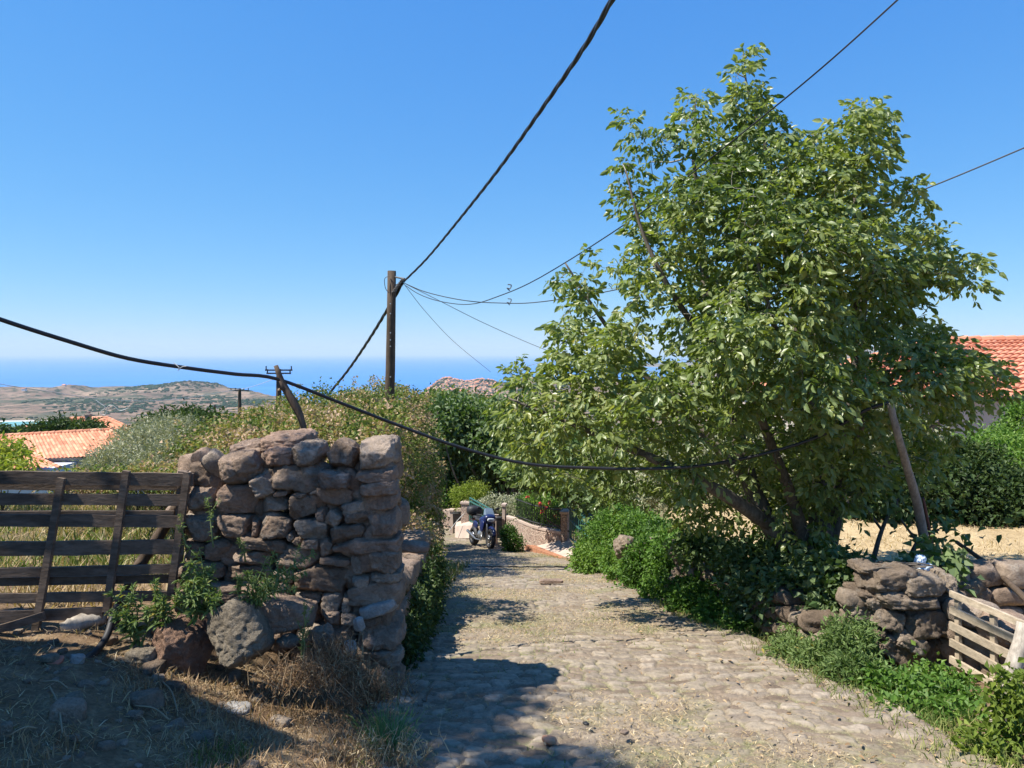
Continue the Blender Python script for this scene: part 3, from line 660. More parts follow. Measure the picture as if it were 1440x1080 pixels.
def cable(name, ctrl, rad, mt, label, n=40, seg=6, twist=0, group='overhead lines'):
    mb = MB(); pp = curve_pts([P(*c) for c in ctrl], n)
    if twist:
        L_ = np.concatenate([[0], np.cumsum(np.linalg.norm(np.diff(pp, axis=0), axis=1))]); m_ = int(L_[-1]/.05); q = np.linspace(0, L_[-1], m_)
        pc = np.stack([np.interp(q, L_, pp[:, k]) for k in range(3)], -1)
        for ph in (0, math.pi*2/3, math.pi*4/3):
            a = q*2*math.pi/twist+ph
            tube(mb, pc+np.stack([np.cos(a)*rad*.6, np.sin(a)*rad*.3, np.sin(a)*rad*.6], -1), rad*.66, 5, cap=False)
    else: tube(mb, pp, rad, seg)
    return tag(mb.build(name, M[mt], smooth=True), label, 'cable' if rad > .01 else 'wire', group)
cable('power_cable', [(885, -40, 4.2), (858, 5, 4.6), (822, 66, 5.3), (770, 142, 6.4), (700, 240, 8.4), (640, 316, 10.8), (600, 364, 12.6), (568, 396, 13.85)], .0165, 'cable', 'thick black twisted cable running from the utility pole up to the top edge', 60, twist=1.1)
cable('power_cable', [(566, 398, 13.85), (548, 430, 14.6), (520, 476, 16.5), (490, 520, 18.5), (464, 552, 20)], .028, 'cable', 'black cable dropping from the utility pole down leftwards behind the thicket', 40, twist=1.4)
cable('service_cable', [(-90, 415, 4.1), (0, 449, 4.4), (100, 481, 4.7), (180, 504, 5.0), (260, 517, 5.25), (330, 526, 5.5), (390, 533, 5.7), (480, 567, 6.0), (560, 598, 6.2), (650, 630, 6.3), (740, 652, 6.4), (830, 658, 6.45), (920, 659, 6.45), (1000, 653, 6.4), (1090, 634, 6.3), (1160, 610, 6.2), (1215, 578, 6.1), (1250, 566, 6.05)], .0135, 'cable', 'thick black cable slung over the leaning stick and in front of the tree', 100, 8)
cable('overhead_wire', [(568, 400, 13.85), (590, 414, 13), (620, 424, 12), (660, 428, 11), (700, 417, 10), (760, 390, 9), (885, 311, 7.5), (1000, 222, 6.6), (1090, 150, 6), (1170, 83, 5.4), (1262, 0, 5), (1300, -35, 4.8)], .0062, 'cable', 'thin wire sagging from the utility pole then rising behind the tree to the top edge', 60)
cable('overhead_wire', [(568, 398, 13.85), (600, 411, 13.2), (650, 422, 12.3), (700, 426, 11.6), (765, 424, 11), (900, 400, 10), (1050, 352, 9.2), (1180, 308, 8.6), (1300, 266, 8), (1440, 208, 7.4), (1480, 190, 7.2)], .0075, 'cable', 'thin wire passing through the tree crown and out of the right side of the view', 60)
cable('overhead_wire', [(570, 402, 13.85), (600, 440, 15), (640, 482, 17), (690, 523, 20)], .006, 'wire', 'hair-thin wire falling steeply from the utility pole towards the hilltop town', 30, 4)
cable('overhead_wire', [(572, 400, 13.85), (620, 424, 14.5), (680, 454, 15.5), (755, 487, 17), (830, 515, 18)], .006, 'wire', 'hair-thin wire falling gently from the utility pole into the left of the tree', 30, 4)
for (px, py, Y, lb) in ((717, 406, 9.7, 'small curled tie on the upper thin wire over the sea'), (717, 426, 11.4, 'small curled tie on the lower thin wire over the sea')):
    mb = MB(); tube(mb, curve_pts([P(px-3, py-6, Y), P(px+2, py-5, Y), P(px, py, Y), P(px-4, py-1, Y), P(px, py+3, Y)], 14), .007, 4)
    tag(mb.build('wire_tie', M['wire']), lb, 'wire tie')
cable('overhead_wire', [(-60, 528, 24), (0, 540, 25), (60, 549, 26), (130, 560, 28), (200, 564, 30), (260, 560, 33), (320, 550, 36), (338, 547, 38)], .011, 'wirepale', 'pale wire sagging over the tan hills to the small far pole', 40, 4)
cable('overhead_wire', [(338, 547, 38), (350, 545, 36), (372, 538, 29), (392, 530, 24)], .010, 'wirepale', 'short pale wire between the small far pole and the crossarm pole', 20, 4)
mb = MB(); tube(mb, curve_pts([P(135, 563, 27), P(142, 568, 27), P(148, 573, 27), P(141, 580, 27), P(148, 583, 27), P(152, 571, 27), P(160, 571, 27), P(168, 577, 27), P(178, 575, 27), P(183, 570, 27)], 50), .012, 4)
tag(mb.build('loose_wire', M['wirepale']), 'tangle of loose pale wire hanging from the line before the tan hills', 'loose wire')
mb = MB(); tube(mb, curve_pts([P(244, 510, 5.15), P(252, 517, 5.14), P(250, 521, 5.14), P(256, 516, 5.14), P(262, 515, 5.14)], 12), .003, 4)
tag(mb.build('wire_tie', M['wirepale']), 'pale tie knotted on the thick black cable over the sea', 'wire tie')
# leaning stick that carries the cable
st = thing('leaning_stick', P(432, 622, 5.75), 'crooked forked stick leaning over the wall top and carrying the black cable', 'stick')
mb = MB(); pp = curve_pts([P(388, 514, 5.72), P(396, 536, 5.72), P(405, 553, 5.72), P(418, 575, 5.72), P(427, 600, 5.72), P(434, 640, 5.74)], 14)
rr = np.interp(np.arange(len(pp)), [0, 3, 5, 8, len(pp)-1], [.018, .026, .034, .024, .02]); tube(mb, pp, rr, 9, lump=.12, seed=3)
tube(mb, [P(404, 550, 5.72), P(396, 545, 5.7), P(393, 536, 5.7)], [.022, .018, .012], 7); mb.build('shaft', M['pole'], st, smooth=True)
def far_pole(px, pt, pb, Y, arm, label, ndl=2):
    a = P(px, pt, Y); b_ = P(px, pb, Y); t_ = thing('utility_pole', b_-np.array([0, 0, 1.5]), label, 'utility pole', 'far utility poles')
    mb = MB(); tube(mb, [a, b_-np.array([0, 0, 1.5])], [.075, .12], 8); mb.build('pole', M['pole'], t_)
    for k, (dy, hw) in enumerate(arm):
        mb = MB(); c = P(px, pt+dy, Y-.12); box(mb, c, (2*hw/F*Y, .05, .045), rnd=.5)
        for q in np.linspace(-1, 1, ndl+1):
            if abs(q) > .2: tube(mb, [c+np.array([q*hw/F*Y*.93, 0, 0]), c+np.array([q*hw/F*Y*.93, 0, .13])], .02, 5)
        mb.build('crossarm', M['black'], t_)
far_pole(392, 519, 572, 24, [(1.5, 19), (6, 17)], 'wooden pole with a double crossarm just behind the leaning stick')
far_pole(337, 546, 572, 38, [(3, 13)], 'small far pole with one crossarm left of the leaning stick', 4)
far_pole(302, 569, 590, 60, [(3, 8)], 'smallest far pole at the edge of the thicket, above the olive bush')
# thin prop trunk on the right
mb = MB(); pp = curve_pts([P(1251, 566, 6.05), P(1262, 610, 6.1), P(1276, 660, 6.3), P(1290, 710, 6.5), P(1302, 780, 6.7), P(1305, 850, 6.75)], 20)
tube(mb, pp, np.linspace(.026, .046, len(pp)), 9, lump=.06); tag(mb.build('prop_pole', M['wood_grey'], smooth=True), 'slanting grey prop pole holding the end of the black cable beside the tree', 'pole')
mb = MB(); tube(mb, curve_pts([P(1298, 700, 6.6), P(1306, 740, 6.65), P(1312, 775, 6.7)], 8), .014, 6)
tag(mb.build('pole', m_plain('red_rod', (.16, .06, .04), .8), smooth=True), 'thin rusty rod standing beside the grey prop pole', 'rod')

# ---------------------------------------------------------------- houses
def roof_patch(mb, A, B, C, D, pitch=.22, row=.45, amp=.07, per=6, step=.012):
    """A,B along the top edge, D,C along the bottom edge"""
    A, B, C, D = [np.array(q, float) for q in (A, B, C, D)]
    Lu = max(np.linalg.norm(B-A), np.linalg.norm(C-D)); Lv = np.linalg.norm((D+C)/2-(A+B)/2)
    nU = int(Lu/pitch)*per+1; nV = max(2, int(Lv/row))
    n_ = np.cross(C-D, A-D); n_ /= np.linalg.norm(n_); n_ *= np.sign(n_[2])
    uu_ = np.linspace(0, 1, nU); vs = []
    for k in range(nV): vs += [(k+.02)/nV, (k+.98)/nV]
    vs = np.array(vs); Ug, Vg = np.meshgrid(uu_, vs, indexing='ij')
    p = ((1-Ug)*(1-Vg))[..., None]*A+(Ug*(1-Vg))[..., None]*B+(Ug*Vg)[..., None]*C+((1-Ug)*Vg)[..., None]*D
    cu = Ug*Lu/pitch; row_i = np.floor(Vg*nV); fr = Vg*nV-row_i
    hgt = amp*np.abs(np.sin(cu*math.pi))**.7*1.0+step*fr
    rn = hsh(np.floor(cu).astype(int), row_i.astype(int), seed=7)
    p = p+n_*(hgt+.008*(rn-.5))[..., None]
    mb.add(p, grid_faces(*Ug.shape)[:, ::-1], rn.ravel())
m, t, b = mat('terracotta'); co = coords(t, True)
c = ramp(t, attr(t, 'rnd'), [(0, (.50, .19, .10)), (.5, (.62, .265, .15)), (1, (.72, .37, .22))]).outputs[0]
c = mixc(t, .5, c, ramp(t, noise(t, co, 1.2, 6, .65), [(.35, (.6,)*3), (.65, (1.25,)*3)]).outputs[0], 'MULTIPLY'); t.links.new(c, b.inputs['Base Color']); b.inputs['Roughness'].default_value = .85
M['tile'] = m
m, t, b = mat('terracotta_new'); co = coords(t, True)
c = ramp(t, attr(t, 'rnd'), [(0, (.50, .18, .095)), (.5, (.60, .24, .135)), (1, (.68, .32, .19))]).outputs[0]
c = mixc(t, .35, c, ramp(t, noise(t, co, 2, 6, .65), [(.35, (.7,)*3), (.65, (1.2,)*3)]).outputs[0], 'MULTIPLY'); t.links.new(c, b.inputs['Base Color']); b.inputs['Roughness'].default_value = .8
M['tile2'] = m
M['plaster'] = m_plain('house_plaster', (.62, .63, .66), .9, var=.15, scale=2)
M['plaster2'] = m_plain('house_plaster_warm', (.50, .43, .38), .9, var=.12, scale=2)
M['glass'] = m_plain('window_dark', (.03, .035, .04), .2)
M['trim'] = m_plain('eave_trim', (.16, .10, .07), .8)
def ridge(mb, A, B, r=.11):
    A = np.array(A); B = np.array(B); n_ = max(2, int(np.linalg.norm(B-A)/.4))
    for k in range(n_):
        a = A+(B-A)*k/n_; b_ = A+(B-A)*(k+1.12)/n_; tube(mb, [a+np.array([0, 0, .03]), b_+np.array([0, 0, .05])], [r*.9, r], 8, rnd=random.random())
h1 = thing('house', (-25.5, 44, -8), 'house with weathered orange pantile roofs and pale walls beyond the left gate', 'house')
RA, RB = P(-60, 617, 44.2), P(155, 605, 44.2); EA, EB = P(-60, 652, 41.2), P(186, 640, 41.6)
mb = MB(); roof_patch(mb, RA, RB, EB, EA); rf = mb.build('roof', M['tile'], h1)
mb = MB(); ridge(mb, RA, RB); ridge(mb, RB, EB, .09); mb.build('ridge_tiles', M['tile'], rf)
mb = MB(); RC = P(190, 626, 47); mb2 = MB(); roof_patch(mb2, RB, RB+np.array([.3, .1, 0]), P(200, 622, 47), EB); mb2.build('roof', M['tile'], h1)
mb = MB(); roof_patch(mb, P(-60, 640, 40.5), P(38, 638, 40.5), P(84, 658, 38.4), P(-60, 664, 38.4)); r2 = mb.build('roof', M['tile2'], h1)
mb = MB(); ridge(mb, P(38, 638, 40.5), P(84, 658, 38.4), .09); mb.build('ridge_tiles', M['tile'], r2)
mb = MB(); roof_patch(mb, P(98, 589, 53), P(152, 588, 53), P(205, 612, 50), P(60, 612, 50)); r3 = mb.build('roof', M['tile2'], h1)
mb = MB(); ridge(mb, P(98, 589, 53), P(152, 588, 53)); ridge(mb, P(152, 588, 53), P(205, 612, 50), .09); mb.build('ridge_tiles', M['tile'], r3)
mb = MB(); c = P(124, 592, 50.5); box(mb, c, (.28*1.0, .3, .75), rnd=.5); box(mb, c+np.array([0, 0, .42]), (.36, .38, .08), rnd=.6); box(mb, c+np.array([0, 0, .58]), (.2, .2, .14), rnd=.6); mb.build('chimney', M['garden'], r3)
def wallbox(mb, x0, x1, y0, y1, zb, zt): box(mb, ((x0+x1)/2, (y0+y1)/2, (zb+zt)/2), (x1-x0, y1-y0, zt-zb), rnd=.5)
xw = P(168, 640, 42)[0]; mb = MB(); wallbox(mb, P(-60, 0, 42)[0], xw, 41.9, 44.1, -8.2, EB[2]-.12); mb.build('wall', M['plaster'], h1); mb = MB(); wallbox(mb, P(-60, 0, 40)[0], P(66, 0, 39)[0], 38.9, 41.7, -8.2, P(0, 660, 38.4)[2]-.1); mb.build('wall', M['plaster'], h1); mb = MB()
wallbox(mb, P(72, 0, 51)[0], P(190, 0, 51)[0], 50.4, 53, -9, P(0, 612, 50)[2]-.15); mb.build('wall', M['plaster'], h1)
mb = MB(); box(mb, ((P(84, 0, 41.5)[0]+xw)/2, 41.75, EB[2]-.1), (xw-P(84, 0, 41.5)[0]+.3, .3, .12)); mb.build('eave', M['trim'], h1)
for px in (114, 147):
    mb = MB(); c = P(px, 663, 41.88); box(mb, c-np.array([0, 0, .3]), (.62, .06, 1.0)); wn = mb.build('window', M['trim'], h1)
    mb = MB(); box(mb, c-np.array([0, .035, .3]), (.48, .02, .86)); mb.build('pane', M['glass'], wn)
h2 = thing('house', (14, 25, -2), 'house with a bright new orange tiled roof half hidden behind the tree at right', 'house')
ra, rb_ = P(1308, 480, 25.5), P(1560, 478, 25.5); ea, eb = P(1120, 561, 22), P(1570, 561, 22)
mb = MB(); roof_patch(mb, ra, rb_, eb, ea, .30, .40, .055, 8, .05); rf = mb.build('roof', M['tile2'], h2)
mb = MB(); ridge(mb, ra, rb_, .14); ridge(mb, ra, ea, .12); mb.build('ridge_tiles', M['tile2'], rf)
mb = MB(); roof_patch(mb, ra-np.array([0, .2, 0]), ra, ea, ea+np.array([0, 7, 0]), .30, .40, .05, 6, .03); mb.build('roof', M['tile2'], h2)
mb = MB(); roof_patch(mb, ra+np.array([0, .02, 0]), rb_+np.array([0, .02, 0]), eb+np.array([0, 7, 0]), ea+np.array([0, 7, 0]), .3, .4, .05, 4, .03); mb.build('roof', M['tile2'], h2)
mb = MB(); wallbox(mb, ea[0]+.35, 18, 22.3, 28.7, -2.2, ea[2]-.1); mb.build('wall', M['plaster2'], h2)
mb = MB(); wn_ = P(1300, 596, 22.28); box(mb, wn_-np.array([0, 0, .5]), (.9, .06, 1.1)); wn = mb.build('window', M['trim'], h2)
mb = MB(); box(mb, wn_-np.array([0, .035, .5]), (.74, .02, .94)); mb.build('pane', M['glass'], wn)
# houses far off: near the reservoir and in the hilltop town
def tiny_house(px, py, Y, w_, label, roofm='tile2'):
    c = P(px, py, Y); t_ = thing('house', c, label, 'house', 'tiny far houses'); mb = MB(); box(mb, c+np.array([0, 0, w_*.0]), (w_, w_*.8, w_*.7), rnd=.5); mb.build('wall', M['plaster'], t_)
    mb = MB(); z = w_*.35; v = np.array([(-.56, -.46, z), (.56, -.46, z), (.56, .46, z), (-.56, .46, z), (-.56, 0, z/1+.3*w_), (.56, 0, z/1+.3*w_)])*np.array([w_, w_, 1])+c
    mb.add(v, [(0, 1, 5, 4), (2, 3, 4, 5), (0, 4, 3), (1, 2, 5), (0, 3, 2, 1)], .5); mb.build('roof', M[roofm], t_)
tiny_house(40, 604, 330, 2.6, 'tiny white house left of the dark trees near the reservoir')
tiny_house(74, 604, 250, 2.2, 'tiny orange-roofed house between the dark trees behind the left roof')
tiny_house(34, 548, 3500, 17, 'tiny pale house on the far left hilltop')
tiny_house(90, 543, 3480, 14, 'tiny chapel on the pointed far hill')
HB = HT = None
def hz(x, y): return float(hills_z(np.array([x], float), np.array([y], float))[0])
mb = MB(); rgt_ = np.random.RandomState(11); nh = 0
mt_ = MB()
while nh < 500:
    px = rgt_.uniform(592, 700); Y = rgt_.uniform(2650, 3060); x = (px-720)/F*Y; z = hz(x, Y)
    if z < -176: continue
    s = rgt_.uniform(5, 9); a = rgt_.uniform(-.4, .4); box(mb, (x, Y, z+2), (s, s, 6), (0, 0, a), rnd=rgt_.rand())
    v = np.array([(-.56, -.56, 5), (.56, -.56, 5), (.56, .56, 5), (-.56, .56, 5), (0, 0, 7.5)])*np.array([s, s, 1]); v = v@rotm(0, 0, a).T+np.array([x, Y, z]); mt_.add(v, [(0, 1, 4), (1, 2, 4), (2, 3, 4), (3, 0, 4)], rgt_.rand()); nh += 1
tn = mb.build('hilltop_town', m_stone('town_walls', [(0, (.45, .36, .3)), (1, (.66, .58, .5))], .05), loc=P(645, 550, 2900)); tag(tn, 'far town of stone and red-roofed houses crowding the hill by the sea', 'town', kind='stuff')
mt_.build('town_roof', M['tile'], tn)
# unseen shed, added beyond the left edge to shade the near ground

# ---------------------------------------------------------------- unseen shed and tree added left of the view to cast the foreground shadows
shed = thing('shadow_shed', (-3.75, 3.43, 0), 'unseen stone shed with a tiled roof, added left of the view to cast shade', 'shed')
mb = MB(); X0, X1, Y0_, Y1_, HS = -7.2, -3.75, -1.8, 3.43, 3.25
wallbox(mb, X0, X1, Y0_, Y1_, -.3, HS); mb.build('wall', M['garden'], shed)
mb = MB(); roof_patch(mb, (X1+.2, Y1_+.05, HS+.05), (X1+.2, Y0_-.05, HS+.05), (-5.5, Y0_-.05, HS+.8), (-5.5, Y1_+.05, HS+.8), .25, .4, .05, 5)
roof_patch(mb, (X0-.2, Y0_-.05, HS+.05), (X0-.2, Y1_+.05, HS+.05), (-5.5, Y1_+.05, HS+.8), (-5.5, Y0_-.05, HS+.8), .25, .4, .05, 5); mb.build('roof', M['tile'], shed)
shed.rotation_euler = (0, 0, R(-18))
# ---------------------------------------------------------------- vegetation
def unit(v): return v/(np.linalg.norm(v, axis=-1, keepdims=True)+1e-9)
def leaves(mb, pos, d, L, W, rng, rnd, fold=.25, droop=.18, six=False, upbias=.8, rnup=.45):
    """pos, d: Nx3; L, W: N or scalar"""
    N = len(pos); L = np.broadcast_to(L, (N,))[:, None]; W = np.broadcast_to(W, (N,))[:, None]; d = unit(d)
    up = np.array([0, 0, 1.])*upbias+rng.normal(size=(N, 3))*rnup
    s = unit(np.cross(d, up)); n = np.cross(s, d)
    if six:
        q = np.stack([pos, pos+d*L*.30+s*W*.46+n*W*fold, pos+d*L*.72+s*W*.36+n*(W*fold-L*droop*.5), pos+d*L-n*L*droop,
                      pos+d*L*.72-s*W*.36+n*(W*fold-L*droop*.5), pos+d*L*.30-s*W*.46+n*W*fold, pos+d*L*.5-n*L*droop*.15], 1)
        i = np.arange(N)[:, None]*7
        f = np.concatenate([i+np.array([0, 6, 2, 1]), i+np.array([6, 3, 2, 2])[:0] if False else i+np.array([0, 5, 4, 6])], 0)
        f3 = np.concatenate([i+np.array([6, 3, 2]), i+np.array([6, 4, 3])], 0)
        base = mb.n; mb.add(q.reshape(-1, 3), f, np.repeat(rnd, 7)); mb.F.append(f3+base)
    else:
        q = np.stack([pos, pos+d*L*.42+s*W*.5+n*W*fold, pos+d*L-n*L*droop, pos+d*L*.42-s*W*.5+n*W*fold], 1)
        i = np.arange(N)[:, None]*4
        mb.add(q.reshape(-1, 3), np.concatenate([i+np.array([0, 2, 1]), i+np.array([0, 3, 2])], 0), np.repeat(rnd, 4))
M['walnut'] = m_leaf('walnut_leaf', [(0, (.05, .09, .015)), (.3, (.12, .175, .03)), (.6, (.235, .28, .065)), (.88, (.38, .39, .13)), (1, (.50, .39, .18))], .40, .38, .5, under=(.24, .30, .14))
M['fig'] = m_leaf('fig_leaf', [(0, (.035, .075, .02)), (.6, (.08, .14, .035)), (1, (.16, .22, .06))], .3, .55, .35, under=(.2, .26, .13))
M['bramble'] = m_leaf('bramble_leaf', [(0, (.07, .11, .025)), (.33, (.14, .20, .045)), (.52, (.24, .27, .08)), (.68, (.31, .27, .12)), (.84, (.40, .26, .17)), (1, (.54, .40, .28))], .25, .7, .25)
M['olive'] = m_leaf('olive_leaf', [(0, (.18, .20, .11)), (.5, (.33, .34, .22)), (1, (.50, .48, .34))], .15, .6, .3)
M['ivy'] = m_leaf('bright_leaf', [(0, (.045, .10, .018)), (.5, (.10, .20, .03)), (1, (.20, .30, .06))], .35, .55, .35)
M['lime'] = m_leaf('yellowgreen_leaf', [(0, (.10, .15, .02)), (.5, (.21, .27, .04)), (1, (.36, .38, .08))], .35, .6, .3)
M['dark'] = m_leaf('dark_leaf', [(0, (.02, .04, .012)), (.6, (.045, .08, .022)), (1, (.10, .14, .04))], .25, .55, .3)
M['nettle'] = m_leaf('nettle_leaf', [(0, (.07, .12, .03)), (.5, (.15, .22, .07)), (.9, (.24, .30, .12)), (1, (.4, .33, .08))], .3, .65, .25)
M['drygrass'] = m_leaf('dry_grass', [(0, (.22, .15, .08)), (.5, (.42, .31, .17)), (.85, (.60, .47, .28)), (1, (.70, .60, .42))], .2, .8, .2)
M['dryweed'] = m_leaf('dry_weed', [(0, (.17, .10, .055)), (.5, (.28, .18, .10)), (1, (.48, .36, .22))], .15, .8, .15)
M['grass'] = m_leaf('green_grass', [(0, (.06, .10, .02)), (.6, (.15, .19, .05)), (1, (.32, .31, .12))], .25, .7, .2)
M['fennel'] = m_leaf('fennel', [(0, (.06, .14, .04)), (1, (.16, .28, .08))], .3, .6, .3)
M['rose'] = m_plain('rose_petal', (.65, .05, .06), .6, var=.3)
M['white_flower'] = m_plain('flower_white', (.75, .72, .62), .7)

def blob_points(blobs, n, rng, lump=.28, shell=.42, seed=0, low=-1.0, keep=.12, fr=2.2):
    """points in the outer shell of a union of lumpy ellipsoids; each blob (cx,cy,cz,rx,ry,rz)"""
    B = np.array(blobs, float); ar = (B[:, 3]*B[:, 4]+B[:, 3]*B[:, 5]+B[:, 4]*B[:, 5]); pr = ar/ar.sum()
    out = []; dr = []
    tot = 0
    for it in range(12):
        k = rng.choice(len(B), size=n*2, p=pr); d = unit(rng.normal(size=(n*2, 3)))
        ok = d[:, 2] > low; k = k[ok]; d = d[ok]
        r = 1-np.abs(rng.normal(size=len(k)))*shell*.5; r = np.clip(r, .15, 1.08)
        c = B[k, :3]; rad = B[k, 3:]
        dirw = d*(1+lump*fbm(d*fr+k[:, None]*3.3, 3, seed)[:, None]*1.6)
        p = c+dirw*rad*r[:, None]
        ins = np.zeros(len(p), bool)
        for j in range(len(B)):
            q = np.sum(((p-B[j, :3])/B[j, 3:])**2, 1); ins |= (q < .5) & (j != k)
        ok = (~ins | (rng.rand(len(p)) < keep))
        p = p[ok]; out.append(p); dr.append(unit(d[ok]*0+ (p-c[ok])/rad[ok])); tot += len(p)
        if tot >= n: break
    return np.concatenate(out)[:n], np.concatenate(dr)[:n]
def blobP(px, py, Y, rx, ry, rd):
    c = P(px, py, Y); return (c[0], c[1], c[2], rx/F*Y, rd, ry/F*Y)
def bush(name, label, cat, blobs, n, L, W, mt, seed, base=None, per=6, spread=None, stems=14, stem_r=.012, lump=.28, shell=.45, hue=.25, low=-1., group=None, rshift=0., six=False, part='foliage', hang=.1, clip=True, keep=.12, huefreq=1.2, stem_mat='bark', droop=.18, stem_mix=.6, ragged=1.):
    rng = np.random.RandomState(seed); B = np.array(blobs, float)
    if base is None:
        bx_, by_ = B[:, 0].mean(), B[:, 1].mean(); base = np.array([bx_, by_, min(ground_z(bx_, by_), (B[:, 2]-B[:, 5]).min()+.1)])
    t_ = thing(name, base, label, cat, group)
    m_ = max(1, n//per); c, d = blob_points(blobs, m_, rng, lump, shell, seed, low, keep)
    spread = spread or L*1.1
    far_ = rng.rand(len(c)) < .11; ext = d*(rng.uniform(.05, .3, len(c))*far_)[:, None]*np.minimum(B[:, 3:].mean(), 1.2)*ragged; c = c+ext
    pos = np.repeat(c, per, 0)+rng.normal(size=(len(c)*per, 3))*spread*.7
    dd = np.repeat(d, per, 0)*.6+rng.normal(size=pos.shape)*.55; dd[:, 2] -= hang
    hue_ = np.repeat(fbm(c*huefreq+seed, 3, seed)*hue*2, per)
    rnd = np.clip(.45+hue_+rng.normal(size=len(pos))*.17+rshift, 0, 1)
    if clip:
        gz = terrain(pos[:, 0], pos[:, 1]); ok = pos[:, 2] > gz-.03; pos = pos[ok]; dd = dd[ok]; rnd = rnd[ok]
    sz = rng.uniform(.65, 1.25, len(pos))
    mb = MB(); leaves(mb, pos, dd, L*sz, W*sz, rng, rnd, six=six, droop=droop); mb.build(part, M[mt], t_)
    if stems:
        mb = MB(); idx = rng.choice(len(c), min(stems, len(c)), replace=False)
        for i in idx:
            b0 = base+np.array([rng.normal()*B[:, 3].mean()*.25, rng.normal()*B[:, 4].mean()*.2, 0]); e = c[i]
            j = int(np.argmin(np.sum((B[:, :2]-e[:2])**2, 1))); b0[:2] = b0[:2]*(1-stem_mix)+B[j, :2]*stem_mix
            b0[2] = min(e[2]-.05, ground_z(b0[0], b0[1]) if clip else b0[2])
            mid = (b0+e)/2+rng.normal(size=3)*.1*np.linalg.norm(e-b0); tube(mb, curve_pts([b0, mid, e+d[i]*L*.3], 8), np.linspace(stem_r, stem_r*.35, len(curve_pts([b0, mid, e], 8))), 4)
        mb.build('stem', M[stem_mat], t_)
    return t_
def blades(name, pts, h, wd, mt, label, cat, seed, lean=.7, rshift=0, curl=.3):
    """grass blades: 2-segment bent strips"""
    rng = np.random.RandomState(seed); N = len(pts); a = rng.uniform(0, 2*math.pi, N); hh = h*rng.uniform(.4, 1.3, N)
    ln = np.clip(rng.normal(lean, .35, N), .02, 1.45)
    d = np.stack([np.cos(a)*np.sin(ln), np.sin(a)*np.sin(ln), np.cos(ln)], -1)
    s = unit(np.cross(d, np.array([0, 0, 1.])+rng.normal(size=(N, 3))*.5))*wd*rng.uniform(.6, 1.4, N)[:, None]/2
    p0 = pts; p1 = pts+d*hh[:, None]*.55; d2 = unit(d+np.array([0, 0, -curl])+rng.normal(size=(N, 3))*.2); p2 = p1+d2*hh[:, None]*.45
    V = np.stack([p0-s, p0+s, p1+s*.8, p1-s*.8, p2], 1).reshape(-1, 3); i = np.arange(N)[:, None]*5
    mb = MB(); rnd = np.clip(rng.normal(.5+rshift, .25, N), 0, 1); mb.add(V, i+np.array([0, 1, 2, 3]), np.repeat(rnd, 5)); mb.F.append(i+np.array([3, 2, 4]))
    return tag(mb.build(name, M[mt], loc=tuple(pts.mean(0))), label, cat, kind='stuff')

# ------- the big walnut tree
OUT = [(1045, 52), (1060, 75), (1054, 112), (1085, 142), (1105, 172), (1135, 185), (1165, 185), (1178, 152), (1215, 138), (1247, 148), (1242, 185), (1257, 212), (1247, 240), (1268, 262), (1285, 242), (1303, 262), (1292, 290), (1315, 310), (1322, 342), (1350, 362), (1392, 362), (1397, 395), (1372, 415), (1335, 402), (1295, 402), (1285, 440), (1330, 458), (1345, 478), (1392, 488), (1416, 520), (1400, 562), (1372, 566), (1345, 600), (1350, 630), (1310, 650), (1290, 690), (1240, 705), (1200, 725), (1165, 762), (1120, 768), (1060, 745), (1000, 735), (965, 738), (935, 742), (900, 705), (860, 706), (800, 682), (745, 672), (705, 640), (700, 600), (690, 570), (705, 545), (722, 503), (762, 518), (766, 460), (802, 420), (768, 388), (778, 338), (822, 345), (860, 372), (898, 340), (880, 300), (858, 282), (868, 232), (890, 200), (868, 162), (888, 152), (902, 180), (932, 168), (963, 188), (957, 130), (985, 118), (1007, 165), (1022, 178), (1033, 130), (1028, 95), (1040, 60)]
OUT = np.array(OUT, float)
def inpoly(x, y, poly):
    r = np.zeros(len(x), bool); j = len(poly)-1
    for i in range(len(poly)):
        xi, yi = poly[i]; xj, yj = poly[j]
        c_ = ((yi > y) != (yj > y)) & (x < (xj-xi)*(y-yi)/(yj-yi+1e-9)+xi); r ^= c_; j = i
    return r
def polydist(x, y, poly):
    d = np.full(len(x), 1e9)
    for i in range(len(poly)):
        a = poly[i]; b_ = poly[(i+1) % len(poly)]; ab = b_-a; t_ = np.clip(((x-a[0])*ab[0]+(y-a[1])*ab[1])/(ab@ab), 0, 1)
        d = np.minimum(d, np.hypot(x-a[0]-t_*ab[0], y-a[1]-t_*ab[1]))
    return d
rng = np.random.RandomState(42)
TY = 7.7
cl = []
while len(cl) < 3500:
    px = rng.uniform(660, 1420, 4000); py = rng.uniform(50, 780, 4000); ins = inpoly(px, py, OUT); px = px[ins]; py = py[ins]
    dd = polydist(px, py, OUT); ok = dd > 3; px, py, dd = px[ok], py[ok], dd[ok]
    th_ = 1.75*np.sqrt(np.clip(dd/190, 0, 1))+.12                         # crown half-thickness here
    u_ = rng.uniform(-1, 1, len(px)); u_ = np.sign(u_)*np.abs(u_)**.55       # more leaves towards the surface
    Yc = TY+.0009*(1050-px)
    Yp = Yc+u_*th_
    x = (px-720)/F*Yp; z = CAMZ-(py-HY)/F*Yp
    q = np.stack([x, Yp, z], -1)
    dens = fbm(q*1.4+5, 2, 99)                                          # gaps between boughs
    upper = ss(420, 250, py)
    keep = dens > (-.06+.06*upper)
    keep &= rng.rand(len(px)) < (.5+.5*np.clip(th_/2.0, 0, 1))
    cl += list(np.concatenate([q[keep], u_[keep, None]], 1)[:900])
cl = np.array(cl); rng.shuffle(cl); cl = cl[:3500]; clu = cl[:, 3]; cl = cl[:, :3]
